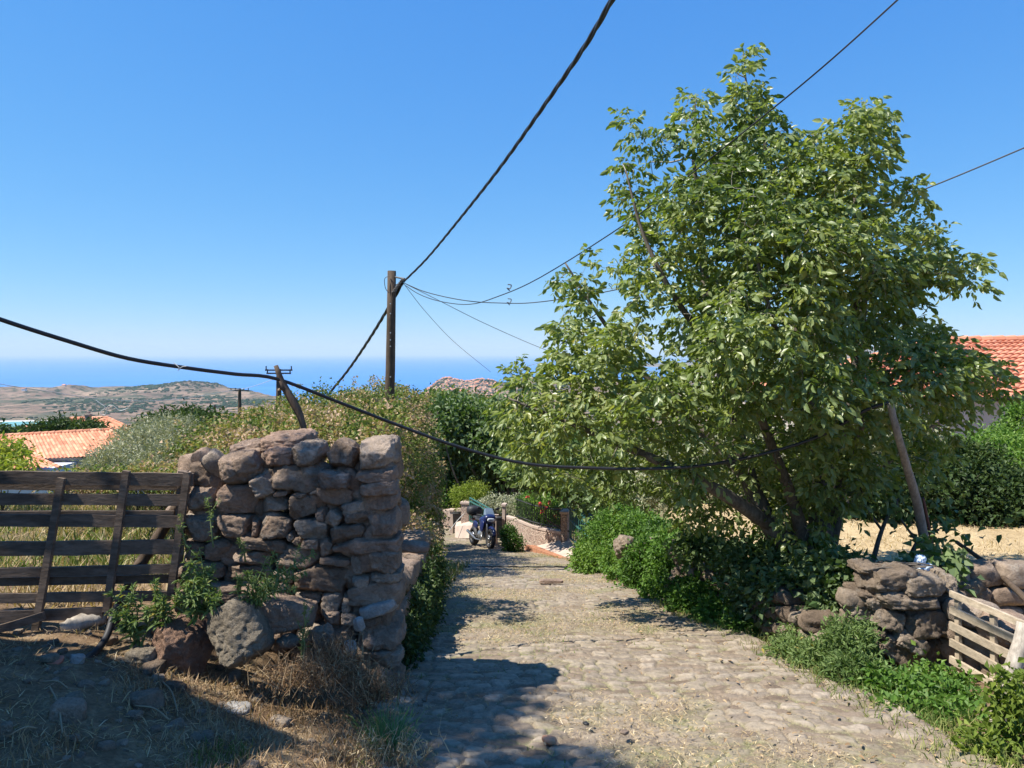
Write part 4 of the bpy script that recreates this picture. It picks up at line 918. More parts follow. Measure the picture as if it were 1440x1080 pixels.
tb = P(1146, 800, 7.5); tb[2] = ground_z(tb[0], 7.5)-.05
tree = thing('walnut_tree', tb, 'large leafy green walnut tree leaning over the right edge of the lane', 'tree', None)
limbs = [
 [(1146, 805, 7.5, .16), (1120, 772, 7.45, .13), (1084, 738, 7.4, .105), (1055, 680, 7.5, .085), (1035, 600, 7.6, .07), (1010, 500, 7.7, .055), (992, 400, 7.8, .045), (985, 300, 7.9, .03), (975, 220, 7.9, .018), (978, 140, 7.9, .007)],
 [(1150, 805, 7.55, .15), (1154, 745, 7.6, .12), (1150, 680, 7.7, .10), (1138, 580, 7.8, .08), (1125, 480, 7.9, .06), (1110, 380, 8.0, .045), (1092, 290, 8.0, .035), (1075, 200, 8.0, .022), (1052, 130, 8.0, .012), (1045, 70, 8.0, .005)],
 [(1150, 680, 7.7, .085), (1185, 600, 7.9, .065), (1205, 500, 8.0, .05), (1215, 400, 8.1, .04), (1205, 300, 8.1, .028), (1200, 220, 8.1, .016), (1215, 160, 8.1, .007)],
 [(1185, 600, 7.9, .05), (1240, 540, 7.7, .035), (1300, 505, 7.5, .024), (1370, 515, 7.4, .012), (1405, 530, 7.4, .006)],
 [(1205, 500, 8.0, .04), (1250, 430, 8.3, .03), (1290, 370, 8.3, .02), (1370, 385, 8.2, .008)],
 [(1084, 738, 7.4, .08), (1010, 690, 7.0, .06), (930, 650, 6.9, .045), (860, 620, 7.0, .032), (790, 590, 7.2, .02), (715, 560, 7.3, .009)],
 [(1055, 680, 7.5, .06), (980, 600, 8.0, .045), (900, 520, 8.2, .034), (840, 440, 8.2, .022), (795, 370, 8.2, .01)],
 [(1010, 500, 7.7, .04), (950, 420, 7.2, .03), (905, 330, 7.2, .018), (880, 240, 7.3, .008)],
 [(1158, 805, 7.6, .09), (1172, 740, 7.6, .075), (1180, 690, 7.5, .06), (1210, 600, 7.2, .04), (1250, 520, 7.1, .02)],
 [(1140, 805, 7.4, .08), (1128, 750, 7.3, .07), (1110, 690, 7.1, .055), (1075, 600, 6.9, .04), (1040, 500, 6.8, .022), (1020, 420, 6.8, .01)],
 [(1138, 580, 7.8, .05), (1110, 520, 7.0, .035), (1080, 430, 6.4, .022), (1060, 340, 6.4, .01)],
 [(1154, 745, 7.6, .05), (1220, 680, 8.3, .035), (1280, 620, 8.6, .02), (1340, 580, 8.6, .01)],
 [(1138, 580, 7.8, .05), (1160, 520, 8.8, .035), (1130, 400, 9.3, .02), (1080, 300, 9.3, .01)],
 [(1205, 500, 8.0, .03), (1200, 440, 7.0, .02), (1230, 380, 6.6, .01)],
]
nodes = []; mbT = MB()
for lb in limbs:
    ctrl = np.array([P(a, b_, c_) for a, b_, c_, _ in lb]); n_ = 6*(len(lb)-1); pp = curve_pts(ctrl, n_)
    if lb[0][1] == 805: pp[0, 2] = tb[2]-.1
    rr = np.interp(np.linspace(0, len(lb)-1, len(pp)), np.arange(len(lb)), [q[3] for q in lb])
    tube(mbT, pp, rr, 9 if rr[0] > .05 else 6, lump=.05, rnd=.5, seed=int(rr[0]*1000))
    k0 = 8 if lb[0][1] == 805 else 3
    nodes += [tuple(p)+(r,) for p, r in zip(pp[k0:], rr[k0:])]
mbT.build('trunk', M['bark'], tree, smooth=True)
nodes = np.array(nodes); NP_ = nodes[:, :3]; NR = list(nodes[:, 3]); NPl = list(NP_)
arr = np.zeros((len(NP_)+4*len(cl), 3)); arr[:len(NP_)] = NP_; rad_ = np.zeros(len(arr)); rad_[:len(NR)] = NR; cnt = len(NP_)
dist0 = np.array([np.min(np.linalg.norm(NP_-c_, axis=1)) for c_ in cl]); order = np.argsort(dist0)
mbB = MB(); tipdir = np.zeros((len(cl), 3))
for oi in order:
    c_ = cl[oi]; d_ = np.linalg.norm(arr[:cnt]-c_, axis=1); k = int(np.argmin(d_+.0)); a = arr[k]; L_ = d_[k]
    tipdir[oi] = (c_-a)/(L_+1e-6)
    r0 = min(rad_[k]*.7, .004+.010*L_); mid = (a+c_)/2+rng.normal(size=3)*.07*L_+np.array([0, 0, .05*L_])
    if oi % 1 == 0: tube(mbB, [a, mid, c_], [r0*1.25, r0, max(.0025, r0*.6)], 4, cap=False, rnd=.7)
    if cnt+2 < len(arr):
        arr[cnt] = mid; rad_[cnt] = r0*.8; arr[cnt+1] = c_; rad_[cnt+1] = max(.0022, r0*.55); cnt += 2
mbB.build('branches', M['twig'], tree, smooth=True)
# compound leaves
P_ = []; D_ = []; RN = []; LS = []
nl = 3
for k in range(nl):
    az = rng.uniform(0, 2*math.pi, len(cl)); rd = np.stack([np.cos(az), np.sin(az), rng.uniform(-.35, .5, len(cl))], -1)
    rd = unit(rd+tipdir*.6); Lr = rng.uniform(.09, .20, len(cl)); hue = np.clip(.48+fbm(cl*.9, 3, 7)*.45+rng.normal(size=len(cl))*.12, 0, 1)
    sd = unit(np.cross(rd, [0, 0, 1.]))
    for s in (.35, .62, .88):
        for sg in (-1, 1):
            pp = cl+rd*(Lr*s)[:, None]-np.array([0, 0, 1.])*(Lr*s*s*.35)[:, None]
            P_.append(pp); D_.append(unit(rd*.55+sd*sg*.65+rng.normal(size=rd.shape)*.32-np.array([0, 0, .6]))); RN.append(hue+rng.normal(size=len(cl))*.09); LS.append(np.full(len(cl), .070)*rng.uniform(.5, 1.35, len(cl))*(.75+.4*s))
    P_.append(cl+rd*Lr[:, None]-np.array([0, 0, 1.])*(Lr*.35)[:, None]); D_.append(unit(rd-np.array([0, 0, .6])+rng.normal(size=rd.shape)*.2)); RN.append(hue); LS.append(np.full(len(cl), .088)*rng.uniform(.8, 1.2, len(cl)))
P_ = np.concatenate(P_); D_ = np.concatenate(D_); RN = np.concatenate(RN); LS = np.concatenate(LS)
P_ += rng.normal(size=P_.shape)*.012
mb = MB(); leaves(mb, P_, D_, LS, LS*.52, rng, np.clip(RN, 0, .96), six=True, fold=.16, droop=.16, upbias=.55, rnup=.75); mb.build('crown', M['walnut'], tree)

# ------- thickets and shrubs, left
bl = [blobP(430, 630, 10.5, 90, 55, 1.1), blobP(500, 620, 13, 90, 70, 1.2), blobP(350, 645, 9.5, 76, 48, .9), blobP(560, 640, 16, 46, 86, 1.2), blobP(470, 592, 14.5, 90, 46, 1.3), blobP(390, 604, 13, 80, 34, 1.2), blobP(545, 580, 18, 60, 44, 1.4), blobP(310, 628, 11, 60, 32, 1), blobP(575, 700, 15, 22, 60, 1), blobP(536, 632, 8.2, 24, 66, .6), blobP(545, 610, 7.4, 8, 36, .3)]
bush('bramble_thicket', 'broad bramble thicket with reddish dry seed heads behind the tall stone wall', 'thicket', bl, 72000, .058, .042, 'bramble', 1, per=8, stems=60, stem_r=.008, lump=.26, shell=.5, hue=.62, rshift=.09, huefreq=2.4)
bl = [blobP(618, 584, 37, 50, 32, 2.5), blobP(665, 600, 38, 50, 38, 2.4), blobP(600, 620, 36, 40, 50, 2.2), blobP(640, 576, 40, 60, 18, 2.3), blobP(700, 590, 38, 40, 26, 2)]
bush('tree', 'round-topped green trees with bare pale twigs just right of the utility pole', 'trees', bl, 20000, .19, .12, 'bramble', 2, per=6, stems=60, stem_r=.035, rshift=-.16, hue=.3, stem_mat='wood_grey', stem_mix=0)
bl = [blobP(592, 690, 20, 26, 66, 1.2), blobP(596, 650, 22, 22, 70, 1.2), blobP(600, 740, 21, 16, 38, 1), blobP(605, 735, 24, 14, 45, 1.2)]
bush('hedge', 'dry reddish hedge along the left edge of the lane before its bend', 'hedge', bl, 26000, .085, .06, 'bramble', 3, per=8, stems=40, stem_r=.014, rshift=.12, hue=.5, hang=.4, huefreq=2.5)
bl = [blobP(590, 778, 8.6, 24, 24, .6), blobP(600, 790, 10, 18, 24, .7), blobP(570, 755, 8.5, 30, 26, .7), blobP(598, 770, 12, 20, 26, .8), blobP(608, 800, 9.2, 13, 20, .5)]
bush('dry_shrub', 'low dry shrub with rusty sprays hanging over the top of the shaded bank', 'shrub', bl, 12000, .045, .03, 'bramble', 39, per=7, stems=30, stem_r=.005, rshift=.2, hue=.5, hang=.4, huefreq=2.5)
bl = [blobP(598, 860, 7.2, 12, 60, .7), blobP(585, 890, 6.3, 10, 60, .5), blobP(608, 825, 8.7, 13, 34, .6), blobP(575, 920, 5.7, 8, 50, .3)]
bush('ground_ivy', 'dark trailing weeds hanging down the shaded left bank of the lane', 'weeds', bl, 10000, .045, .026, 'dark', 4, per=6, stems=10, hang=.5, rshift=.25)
bl = [blobP(205, 640, 12.5, 50, 38, 1.2), blobP(240, 620, 13.5, 42, 30, 1.2), blobP(175, 655, 11.5, 38, 26, 1), blobP(255, 650, 11, 60, 28, 1), blobP(215, 612, 14, 26, 22, 1)]
bush('olive_bush', 'grey-green feathery olive bush in front of the orange roofed house', 'bush', bl, 26000, .07, .02, 'olive', 5, per=8, stems=40, stem_r=.012, lump=.35, hue=.3)
bl = [blobP(250, 596, 20, 34, 16, 1.6), blobP(285, 600, 18, 28, 16, 1.3), blobP(222, 604, 21, 14, 10, 1)]
bush('tree', 'dark green round tree rising behind the olive bush below the far hills', 'tree', bl, 7000, .12, .06, 'dark', 6, per=6, stems=12, stem_r=.03, rshift=.25)
bl = [blobP(300, 665, 7.6, 60, 16, .6), blobP(215, 672, 8.6, 55, 12, .6), blobP(130, 675, 9.6, 60, 8, .6)]
bush('weeds', 'green and rust coloured weeds along the top of the left gate', 'weeds', bl, 14000, .045, .03, 'bramble', 7, per=7, stems=14, stem_r=.006, hue=.5)
bl = [blobP(-2, 645, 11, 24, 20, .6), blobP(-34, 655, 11, 36, 34, .8), blobP(14, 628, 11.5, 12, 7, .3), blobP(12, 656, 10.5, 24, 10, .5)]
bush('young_tree', 'yellow-green leafy branches at the left edge in front of the roofs', 'tree', bl, 2600, .085, .04, 'lime', 8, rshift=.2, per=4, stems=16, stem_r=.01, lump=.4)
bl = [blobP(170, 662, 16, 18, 8, .5), blobP(128, 664, 16, 14, 6, .5)]
bush('vine', 'pale yellow-green vine shoots standing against the pale house wall', 'vine', bl, 500, .1, .05, 'lime', 9, per=3, stems=8, stem_r=.01)
bl = [blobP(75, 604, 49, 14, 6, 1.2), blobP(92, 602, 49, 11, 8, 1.2), blobP(60, 607, 49, 12, 4, 1.0)]
bush('pine_tree', 'dark pine clump left of the chimney behind the orange roof', 'tree', bl, 3500, .3, .12, 'dark', 10, per=5, stems=8, stem_r=.06, rshift=.2, clip=False)
bl = [blobP(124, 604, 48.5, 14, 5, 1.0), blobP(112, 605, 48.5, 8, 4, .8)]
bush('pine_tree', 'low dark tree in front of the chimney of the orange roof', 'tree', bl, 2200, .3, .12, 'dark', 11, per=5, stems=5, stem_r=.05, rshift=.25, clip=False)
bl = [blobP(20+i*16, 611, 70, 12, 4, 1.5) for i in range(-6, 6)]
bush('tree_row', 'row of dark trees between the left roof and the reservoir', 'trees', bl, 3500, .5, .25, 'dark', 12, per=5, stems=8, stem_r=.08, rshift=.2, clip=False)
# scrub on the falling slope behind
rs = np.random.RandomState(77); mb = MB(); rr_ = np.random.RandomState(78)
for i in range(40):
    Y = rs.uniform(36, 75); x = rs.uniform(-.45*Y, .35*Y); g_ = ground_z(x, Y); s = rs.uniform(1.2, 2.1)
    if abs(x+24) < 10 and Y < 60: continue
    q, dr = blob_points([(x, Y, g_+s*.6, s*1.2, s*1.1, s*.9), (x+s, Y+.4, g_+s*.4, s*.8, s*.8, s*.6)], 700, rr_, .3, .5, i)
    leaves(mb, q, dr+rr_.normal(size=dr.shape)*.5, .25, .15, rr_, rr_.rand(len(q)))
tag(mb.build('slope_scrub', M['dark']), 'dark green scrub covering the slope that falls away behind the thicket', 'scrub', kind='stuff')
# ------- trees beyond the bend of the lane
bl = [blobP(640, 630, 33, 50, 44, 2), blobP(690, 625, 33, 55, 50, 2), blobP(620, 610, 33, 45, 40, 2), blobP(740, 640, 33, 50, 50, 2), blobP(660, 600, 32, 60, 36, 2), blobP(720, 610, 31, 50, 44, 2), blobP(790, 640, 32, 50, 50, 2)]
bush('fig_tree', 'broad dark fig tree filling the view behind the motorcycle', 'tree', bl, 26000, .25, .17, 'fig', 20, per=5, stems=26, stem_r=.07, hue=.3, lump=.3)
bl = [blobP(780, 640, 22, 46, 40, 1.4), blobP(745, 655, 22, 40, 26, 1.3), blobP(830, 670, 21, 45, 36, 1.5), blobP(870, 700, 19, 40, 36, 1.2), blobP(850, 640, 20, 40, 36, 1.2)]
bush('fig_tree', 'bright-leaved fig tree overhanging the garden wall with red roses', 'tree', bl, 10000, .17, .12, 'fig', 21, per=5, stems=20, stem_r=.03, rshift=.2, hue=.3, stem_mix=0, base=np.array([3.4, 21.5, ground_z(3.4, 21.5)]))
bl = [blobP(633, 690, 32, 16, 30, 1), blobP(640, 665, 33, 20, 22, 1.2), blobP(618, 705, 32, 12, 22, 1)]
bush('ivy', 'dense green ivy covering the wall left of the gate post', 'ivy', bl, 5000, .15, .11, 'ivy', 22, per=5, stems=6, rshift=-.2)
bl = [blobP(656, 694, 28.5, 20, 10, .8), blobP(670, 690, 28.5, 16, 9, .7), blobP(648, 702, 28.5, 12, 8, .6)]
bush('shrub', 'yellow-green shrub above the first garden gate', 'shrub', bl, 3600, .1, .04, 'lime', 23, per=6, stems=8)
bl = [blobP(700, 708, 27, 24, 9, .6), blobP(735, 712, 26, 22, 14, .6), blobP(715, 715, 27, 14, 10, .5)]
bush('hedge', 'grey-green clipped hedge behind the black bin', 'hedge', bl, 3500, .09, .05, 'olive', 24, per=6, stems=8, rshift=.0)
bl = [blobP(752, 722, 24.6, 22, 18, .5), blobP(780, 720, 24, 18, 18, .5), blobP(765, 705, 24.5, 26, 14, .5), blobP(740, 708, 25.2, 12, 14, .4)]
rb2 = bush('rose_bush', 'rose bush with red flowers behind the curved garden wall', 'rose bush', bl, 5200, .08, .055, 'ivy', 25, per=5, stems=14, rshift=.15, hue=.35)
for i, (px, py) in enumerate([(759, 709), (767, 714), (773, 707), (784, 715), (781, 726), (762, 720), (742, 699), (650, 679), (640, 678)][:7]):
    mb = MB(); c = P(px, py, 23.6); r_ = np.random.RandomState(i)
    for k in range(16):
        d = unit(r_.normal(size=3)); s = unit(np.cross(d, [0, 0, 1])); q = c+d*.03; mb.add([q-s*.035, q+d*.05-s*.02, q+d*.05+s*.02, q+s*.035], [(0, 1, 2, 3)], .5)
    mb.build('flower', M['rose'], rb2)
bl = [blobP(718, 760, 22.8, 12, 12, .35), blobP(714, 748, 23, 8, 10, .3), blobP(722, 766, 22.6, 12, 8, .3)]
bush('small_bush', 'small dark green bush between the motorcycle and the garden wall', 'bush', bl, 2200, .075, .045, 'ivy', 26, per=5, stems=6, rshift=-.25)
# ------- right-hand verge
bl = [blobP(830, 788, 13.6, 26, 24, .5), blobP(845, 765, 14, 28, 24, .6), blobP(868, 790, 12, 24, 24, .4), blobP(850, 745, 14.5, 20, 20, .6), blobP(890, 800, 11, 16, 18, .3), blobP(875, 735, 14, 26, 22, .6), blobP(905, 745, 12.5, 22, 22, .5)]
bush('verge_bush', 'bright green bush where the ramp meets the right edge of the lane', 'bush', bl, 14000, .065, .04, 'ivy', 30, per=6, stems=14, rshift=.18, stem_r=.008)
bl = [blobP(915, 790, 10.3, 34, 28, .35), blobP(938, 800, 9.6, 30, 34, .3), blobP(900, 812, 10.4, 28, 20, .3), blobP(930, 832, 9.3, 26, 20, .22), blobP(942, 762, 10, 18, 14, .3), blobP(930, 752, 11.2, 30, 16, .4)]
bush('verge_bush', 'glossy mid-green leafy bush mounded against the rubble bank', 'bush', bl, 12000, .058, .036, 'ivy', 31, per=6, stems=14, rshift=-.05, stem_r=.007)
bl = [blobP(985, 850, 8.1, 38, 28, .25), blobP(1020, 868, 7.5, 38, 26, .22), blobP(960, 835, 8.7, 24, 20, .25), blobP(1045, 888, 7.0, 26, 22, .2)]
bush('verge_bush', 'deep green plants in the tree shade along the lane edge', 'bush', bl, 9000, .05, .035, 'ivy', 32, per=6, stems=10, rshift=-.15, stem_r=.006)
bl = [blobP(1180, 848, 6.3, 32, 34, .2), blobP(1120, 800, 7.3, 55, 26, .35), blobP(1205, 815, 6.2, 22, 22, .2), blobP(1060, 790, 7.7, 50, 22, .3), blobP(990, 772, 8.5, 40, 14, .3), blobP(1110, 840, 6.7, 44, 34, .14), blobP(1175, 800, 6.4, 30, 22, .2), blobP(1060, 840, 7.1, 36, 30, .12)]
bush('vine', 'shaded leafy vine tumbling over the rubble bank below the tree trunk', 'vine', bl, 8200, .075, .055, 'fig', 33, per=4, stems=26, rshift=.05, stem_r=.007)
bl = [blobP(1120, 925, 5.9, 40, 22, .2), blobP(1160, 935, 5.6, 44, 28, .2), blobP(1195, 905, 5.5, 30, 28, .2), blobP(1205, 950, 5.2, 44, 24, .2), blobP(1140, 905, 6.2, 34, 20, .2)]
bush('nettles', 'pale green nettles and weeds below the low sunlit stone wall', 'weeds', bl, 13000, .048, .017, 'nettle', 34, per=8, stems=40, rshift=.08, stem_r=.004, stem_mat='stem', hang=-.1)
bl = [blobP(1255, 975, 4.95, 42, 22, .2), blobP(1310, 1000, 4.7, 44, 22, .2), blobP(1285, 1020, 4.5, 40, 20, .2), blobP(1350, 1030, 4.35, 40, 22, .2), blobP(1290, 975, 5.0, 36, 14, .12), blobP(1345, 988, 4.75, 36, 16, .12), blobP(1310, 958, 5.3, 30, 14, .12), blobP(1345, 972, 5.1, 24, 12, .1)]
bush('weeds', 'broad-leaved green weeds in front of the pale slatted gate', 'weeds', bl, 8500, .045, .030, 'ivy', 35, ragged=2.2, per=6, stems=50, rshift=.1, stem_r=.004, stem_mat='stem')
bl = [blobP(1428, 975, 3.95, 22, 26, .12), blobP(1448, 1010, 3.9, 26, 40, .15), blobP(1412, 1010, 3.9, 16, 22, .1), blobP(1385, 1055, 3.8, 30, 20, .12)]
bush('weeds', 'tall yellowing weed climbing the crooked post at the right edge', 'weeds', bl, 1300, .045, .03, 'lime', 36, per=5, stems=20, rshift=-.2, stem_r=.005, stem_mat='stem')
bl = [blobP(1318, 796, 6.1, 22, 16, .2), blobP(1300, 803, 6.1, 14, 8, .15)]
bush('vine', 'small vine with lobed leaves beside the plastic bag', 'vine', bl, 420, .09, .075, 'fig', 37, per=4, stems=8, rshift=.3, stem_r=.005)
# ------- right background
bl = [blobP(1420, 640, 15.5, 44, 34, 1.3), blobP(1466, 600, 16, 36, 44, 1.3), blobP(1380, 660, 15, 44, 36, 1.2), blobP(1440, 660, 14.5, 60, 46, 1.2)]
bush('tree', 'sunlit bright green tree at the right edge below the tiled roof', 'tree', bl, 20000, .085, .055, 'ivy', 40, per=6, stems=30, stem_r=.02, rshift=.15, lump=.3)
bl = [blobP(1230, 700, 13.4, 60, 44, .9), blobP(1300, 690, 13.2, 60, 48, .9), blobP(1380, 705, 13, 60, 42, .9), blobP(1440, 710, 12.9, 40, 44, .9), blobP(1340, 655, 13.8, 60, 36, .9), blobP(1180, 712, 13.8, 40, 34, .8)]
bush('thicket', 'dark shaded thicket beyond the straw field behind the grey prop pole', 'thicket', bl, 28000, .09, .06, 'dark', 41, per=6, stems=60, stem_r=.016, rshift=.1, lump=.3, low=-.9)
bl = [blobP(1240, 610, 14, 60, 40, 1), blobP(1170, 640, 14.5, 50, 44, 1), blobP(1100, 650, 15, 50, 50, 1), blobP(1020, 660, 15.5, 50, 50, 1), blobP(940, 670, 16, 50, 50, 1)]
bush('tree', 'olive trees in a row behind the walnut tree trunk', 'trees', bl, 16000, .09, .045, 'olive', 42, per=6, stems=40, stem_r=.03, lump=.3, rshift=-.1)
# low forked saplings in front of the straw field
for i, (a, b_, c_, lab) in enumerate([((1215, 840, 6.9), (1240, 745, 7.0), (1265, 700, 7.1), 'dark forked sapling right of the walnut trunk'), ((1262, 840, 6.9), (1290, 762, 7.0), (1320, 745, 7.1), 'low dark sapling leaning towards the prop pole')]):
    t_ = thing('sapling', P(*a), lab, 'sapling'); mb = MB(); tube(mb, curve_pts([P(*a), P(*b_), P(*c_)], 10), np.linspace(.028, .012, len(curve_pts([P(*a), P(*b_), P(*c_)], 10))), 6, lump=.1)
    tube(mb, [P(*b_), P(b_[0]-22, b_[1]-30, b_[2]), P(b_[0]-30, b_[1]-60, b_[2])], [.014, .011, .007], 5); mb.build('trunk', M['bark'], t_, smooth=True)
    mb = MB(); r_ = np.random.RandomState(i); c = np.array(P(*c_)); pos = c+r_.normal(size=(90, 3))*np.array([.22, .15, .12]); leaves(mb, pos, r_.normal(size=(90, 3))-[0, 0, .5], .09, .06, r_, r_.rand(90), six=True); mb.build('crown', M['fig'], t_)
# ------- plants in front of the left gate and wall
def stalk_plant(name, label, stems, mt, seed, leafL=.07, leafW=.018, base=None, nper=26, cat='weed', group=None):
    rng = np.random.RandomState(seed); A0 = np.array(P(*stems[0][0])); t_ = thing(name, A0, label, cat, group); ms = MB(); ml = MB()
    for (a, b_) in stems:
        A = np.array(P(*a)); B_ = np.array(P(*b_)); mid = (A+B_)/2+np.array([rng.normal()*.02, 0, .03]); pp = curve_pts([A, mid, B_], 12); tube(ms, pp, np.linspace(.006, .0025, len(pp)), 5)
        Ls = np.linalg.norm(B_-A); n_ = int(nper*Ls/.3)+8; s = rng.uniform(.05, 1.0, n_)**.8; pos = np.stack([np.interp(s, np.linspace(0, 1, len(pp)), pp[:, k]) for k in range(3)], -1)
        ax = (B_-A)/Ls; dr = rng.normal(size=(n_, 3)); dr -= (dr@ax)[:, None]*ax; dr = unit(dr)+ax*.35
        L_ = leafL*(1.1-.55*s)*rng.uniform(.7, 1.2, n_)
        leaves(ml, pos, dr-np.array([0, 0, .15]), L_, L_*leafW/leafL, rng, np.clip(rng.normal(.5, .2, n_)+.2*(s-.5), 0, 1), six=True, fold=.2, droop=.3)
        for q in range(3):      # side shoots
            k = rng.randint(3, len(pp)-2); o_ = pp[k]; e = o_+unit(dr[q])*Ls*.18+np.array([0, 0, .05]); tube(ms, [o_, e], [.003, .002], 4)
            m_ = 14; pos2 = o_+(e-o_)*rng.uniform(.4, 1.15, (m_, 1)); leaves(ml, pos2, rng.normal(size=(m_, 3))+unit(e-o_), leafL*.55, leafW*.55, rng, np.clip(rng.normal(.6, .2, m_), 0, 1), six=True, droop=.3)
    ms.build('stem', M['stem'], t_, smooth=True); ml.build('foliage', M[mt], t_); return t_
stalk_plant('weed', 'leafy green weed leftmost in front of the gate bottom', [((195, 900, 4.6), (162, 838, 4.6)), ((190, 905, 4.6), (185, 832, 4.62)), ((200, 905, 4.6), (205, 862, 4.55)), ((192, 905, 4.58), (150, 862, 4.55)), ((198, 905, 4.6), (176, 872, 4.5)), ((190, 905, 4.58), (170, 852, 4.57)), ((196, 908, 4.6), (192, 872, 4.5))], 'nettle', 1, .075, .022)
stalk_plant('weed', 'slim upright green weed second from the left by the gate', [((232, 885, 4.55), (218, 828, 4.55)), ((236, 885, 4.55), (232, 850, 4.5)), ((228, 885, 4.55), (215, 852, 4.52)), ((233, 888, 4.55), (226, 838, 4.56)), ((234, 888, 4.5), (240, 862, 4.5))], 'nettle', 2, .07, .02)
stalk_plant('weed', 'bushy green weed rising between the gate and the reddish boulder', [((276, 872, 4.55), (280, 770, 4.6)), ((280, 870, 4.55), (302, 800, 4.6)), ((270, 872, 4.55), (250, 815, 4.55)), ((283, 872, 4.55), (262, 795, 4.6)), ((276, 870, 4.5), (290, 825, 4.5)), ((285, 872, 4.5), (312, 840, 4.5)), ((272, 872, 4.5), (246, 850, 4.5)), ((278, 868, 4.5), (270, 830, 4.45)), ((284, 870, 4.5), (300, 850, 4.42)), ((276, 872, 4.5), (262, 842, 4.45)), ((276, 872, 4.5), (284, 800, 4.55))], 'nettle', 3, .075, .022)
stalk_plant('weed', 'feathery green weed spreading sideways across the wall face', [((352, 848, 4.55), (443, 778, 4.5)), ((350, 850, 4.55), (430, 803, 4.5)), ((348, 850, 4.55), (402, 800, 4.55)), ((345, 850, 4.55), (376, 782, 4.6)), ((350, 852, 4.5), (415, 828, 4.45)), ((340, 850, 4.5), (335, 822, 4.5)), ((345, 852, 4.5), (375, 838, 4.42)), ((345, 850, 4.5), (352, 815, 4.5)), ((350, 850, 4.5), (392, 815, 4.5))], 'nettle', 4, .06, .015, nper=40)
stalk_plant('weed', 'thin green sprigs growing out of the wall above the gate weeds', [((345, 790, 4.8), (335, 762, 4.75)), ((300, 770, 4.8), (292, 700, 4.85)), ((262, 770, 4.9), (256, 735, 4.9))], 'nettle', 5, .04, .012)
stalk_plant('dry_weed', 'tall flowering weed stalk with pale seed heads by the wall foot', [((430, 880, 4.35), (428, 862, 4.35)), ((424, 930, 4.35), (433, 868, 4.35)), ((426, 930, 4.35), (420, 890, 4.35))], 'grass', 6, .035, .008)
# fennel
rf_ = np.random.RandomState(9); t_ = thing('fennel', hit(545, 1072), 'bright green feathery fennel clump at the wall corner beside the lane', 'fennel'); mb = MB(); b0 = BASE[t_.name]
cc = P(545, 1025, 3.95)
for i in range(420):
    e = cc+rf_.normal(size=3)*np.array([.085, .07, .055]); a = b0+(e-b0)*rf_.uniform(.35, .8)+rf_.normal(size=3)*.01; tube(mb, [a, (a+e)/2+[0, 0, .015], e], [.0016, .0014, .0008], 3, cap=False, rnd=rf_.rand())
for i in range(14): tube(mb, [b0+rf_.normal(size=3)*.02, cc+rf_.normal(size=3)*[.08, .06, .05]], [.004, .002], 4, rnd=.6)
mb.build('foliage', M['fennel'], t_)
# dry weeds clump at the corner
def weedclump(name, label, px, py, h, n, seed, mt='dryweed', spread=.2, Y=None):
    r_ = np.random.RandomState(seed); b0 = hit(px, py) if Y is None else P(px, py, Y); mb = MB()
    for i in range(n):
        a = b0+r_.normal(size=3)*[spread, spread*.5, .01]; ang = r_.normal()*.45; hh = h*r_.uniform(.4, 1.1)
        e = a+np.array([math.sin(ang)*hh, r_.normal()*.15*hh, math.cos(ang)*hh]); mid = (a+e)/2+r_.normal(size=3)*.03*hh/.3
        tube(mb, [a, mid, e], [.0028, .002, .001], 3, cap=False, rnd=r_.rand())
        for q in range(4):
            s = r_.uniform(.4, 1); o_ = a+(e-a)*s; tube(mb, [o_, o_+r_.normal(size=3)*[.03, .03, .02]+[0, 0, .02]], [.0012, .0006], 3, cap=False, rnd=r_.rand())
    pos = b0+r_.normal(size=(n*4, 3))*[spread, spread*.5, h*.25]+[0, 0, h*.3]; leaves(mb, pos, r_.normal(size=pos.shape), .03, .008, r_, r_.rand(len(pos)))
    return tag(mb.build(name, M[mt], loc=tuple(b0)), label, 'dry weeds')
weedclump('dry_weeds', 'tall brown dry weeds against the wall corner stones', 470, 958, .28, 130, 1, spread=.09, Y=4.45)
weedclump('dry_weeds', 'low brown dry weeds at the lane corner of the wall', 520, 985, .22, 120, 2, spread=.09, Y=4.3)
weedclump('dry_weeds', 'tangle of dry stalks in the sunlit patch below the wall', 430, 965, .18, 120, 3, spread=.12, Y=4.25)
weedclump('dry_weeds', 'pale dry stalks with white seed heads at the bottom of the bank', 540, 1075, .16, 60, 4, 'drygrass', .12)
# scattered grass
def scatter(n, x0, x1, y0, y1, seed, dens=None, onroad=False):
    r_ = np.random.RandomState(seed); x = r_.uniform(x0, x1, n); y = y0+(y1-y0)*r_.rand(n)**1.3
    if dens is not None: k = dens(x, y) > r_.rand(n); x, y = x[k], y[k]
    z = (zr(y)+.012 if onroad else terrain(x, y)-.004); return np.stack([x, y, z], -1)
blades('straw', scatter(16000, -3.6, -.55, 2.6, 5.1, 1, lambda x, y: .15+.85*ss(-.1, .3, fbm2(x*2.2, y*2.2, 3, 90))), .075, .0035, 'drygrass', 'trampled straw and dead grass on the ground below the gate and wall', 'straw', 1, lean=1.2)
blades('dry_grass', scatter(9000, -2.2, -.5, 2.9, 4.6, 2, lambda x, y: ss(-.25, .3, fbm2(x*1.6+9, y*1.6, 3, 91))), .07, .005, 'dryweed', 'tufts of brown dry grass on the bank in front of the wall', 'dry grass', 2, lean=.6, rshift=.1)
blades('grass', scatter(5000, -1.5, -.5, 2.8, 3.9, 3, lambda x, y: ss(0, .3, fbm2(x*2+4, y*2, 3, 92))), .06, .004, 'grass', 'sparse green grass at the bottom of the bank beside the lane', 'grass', 3, lean=.5)
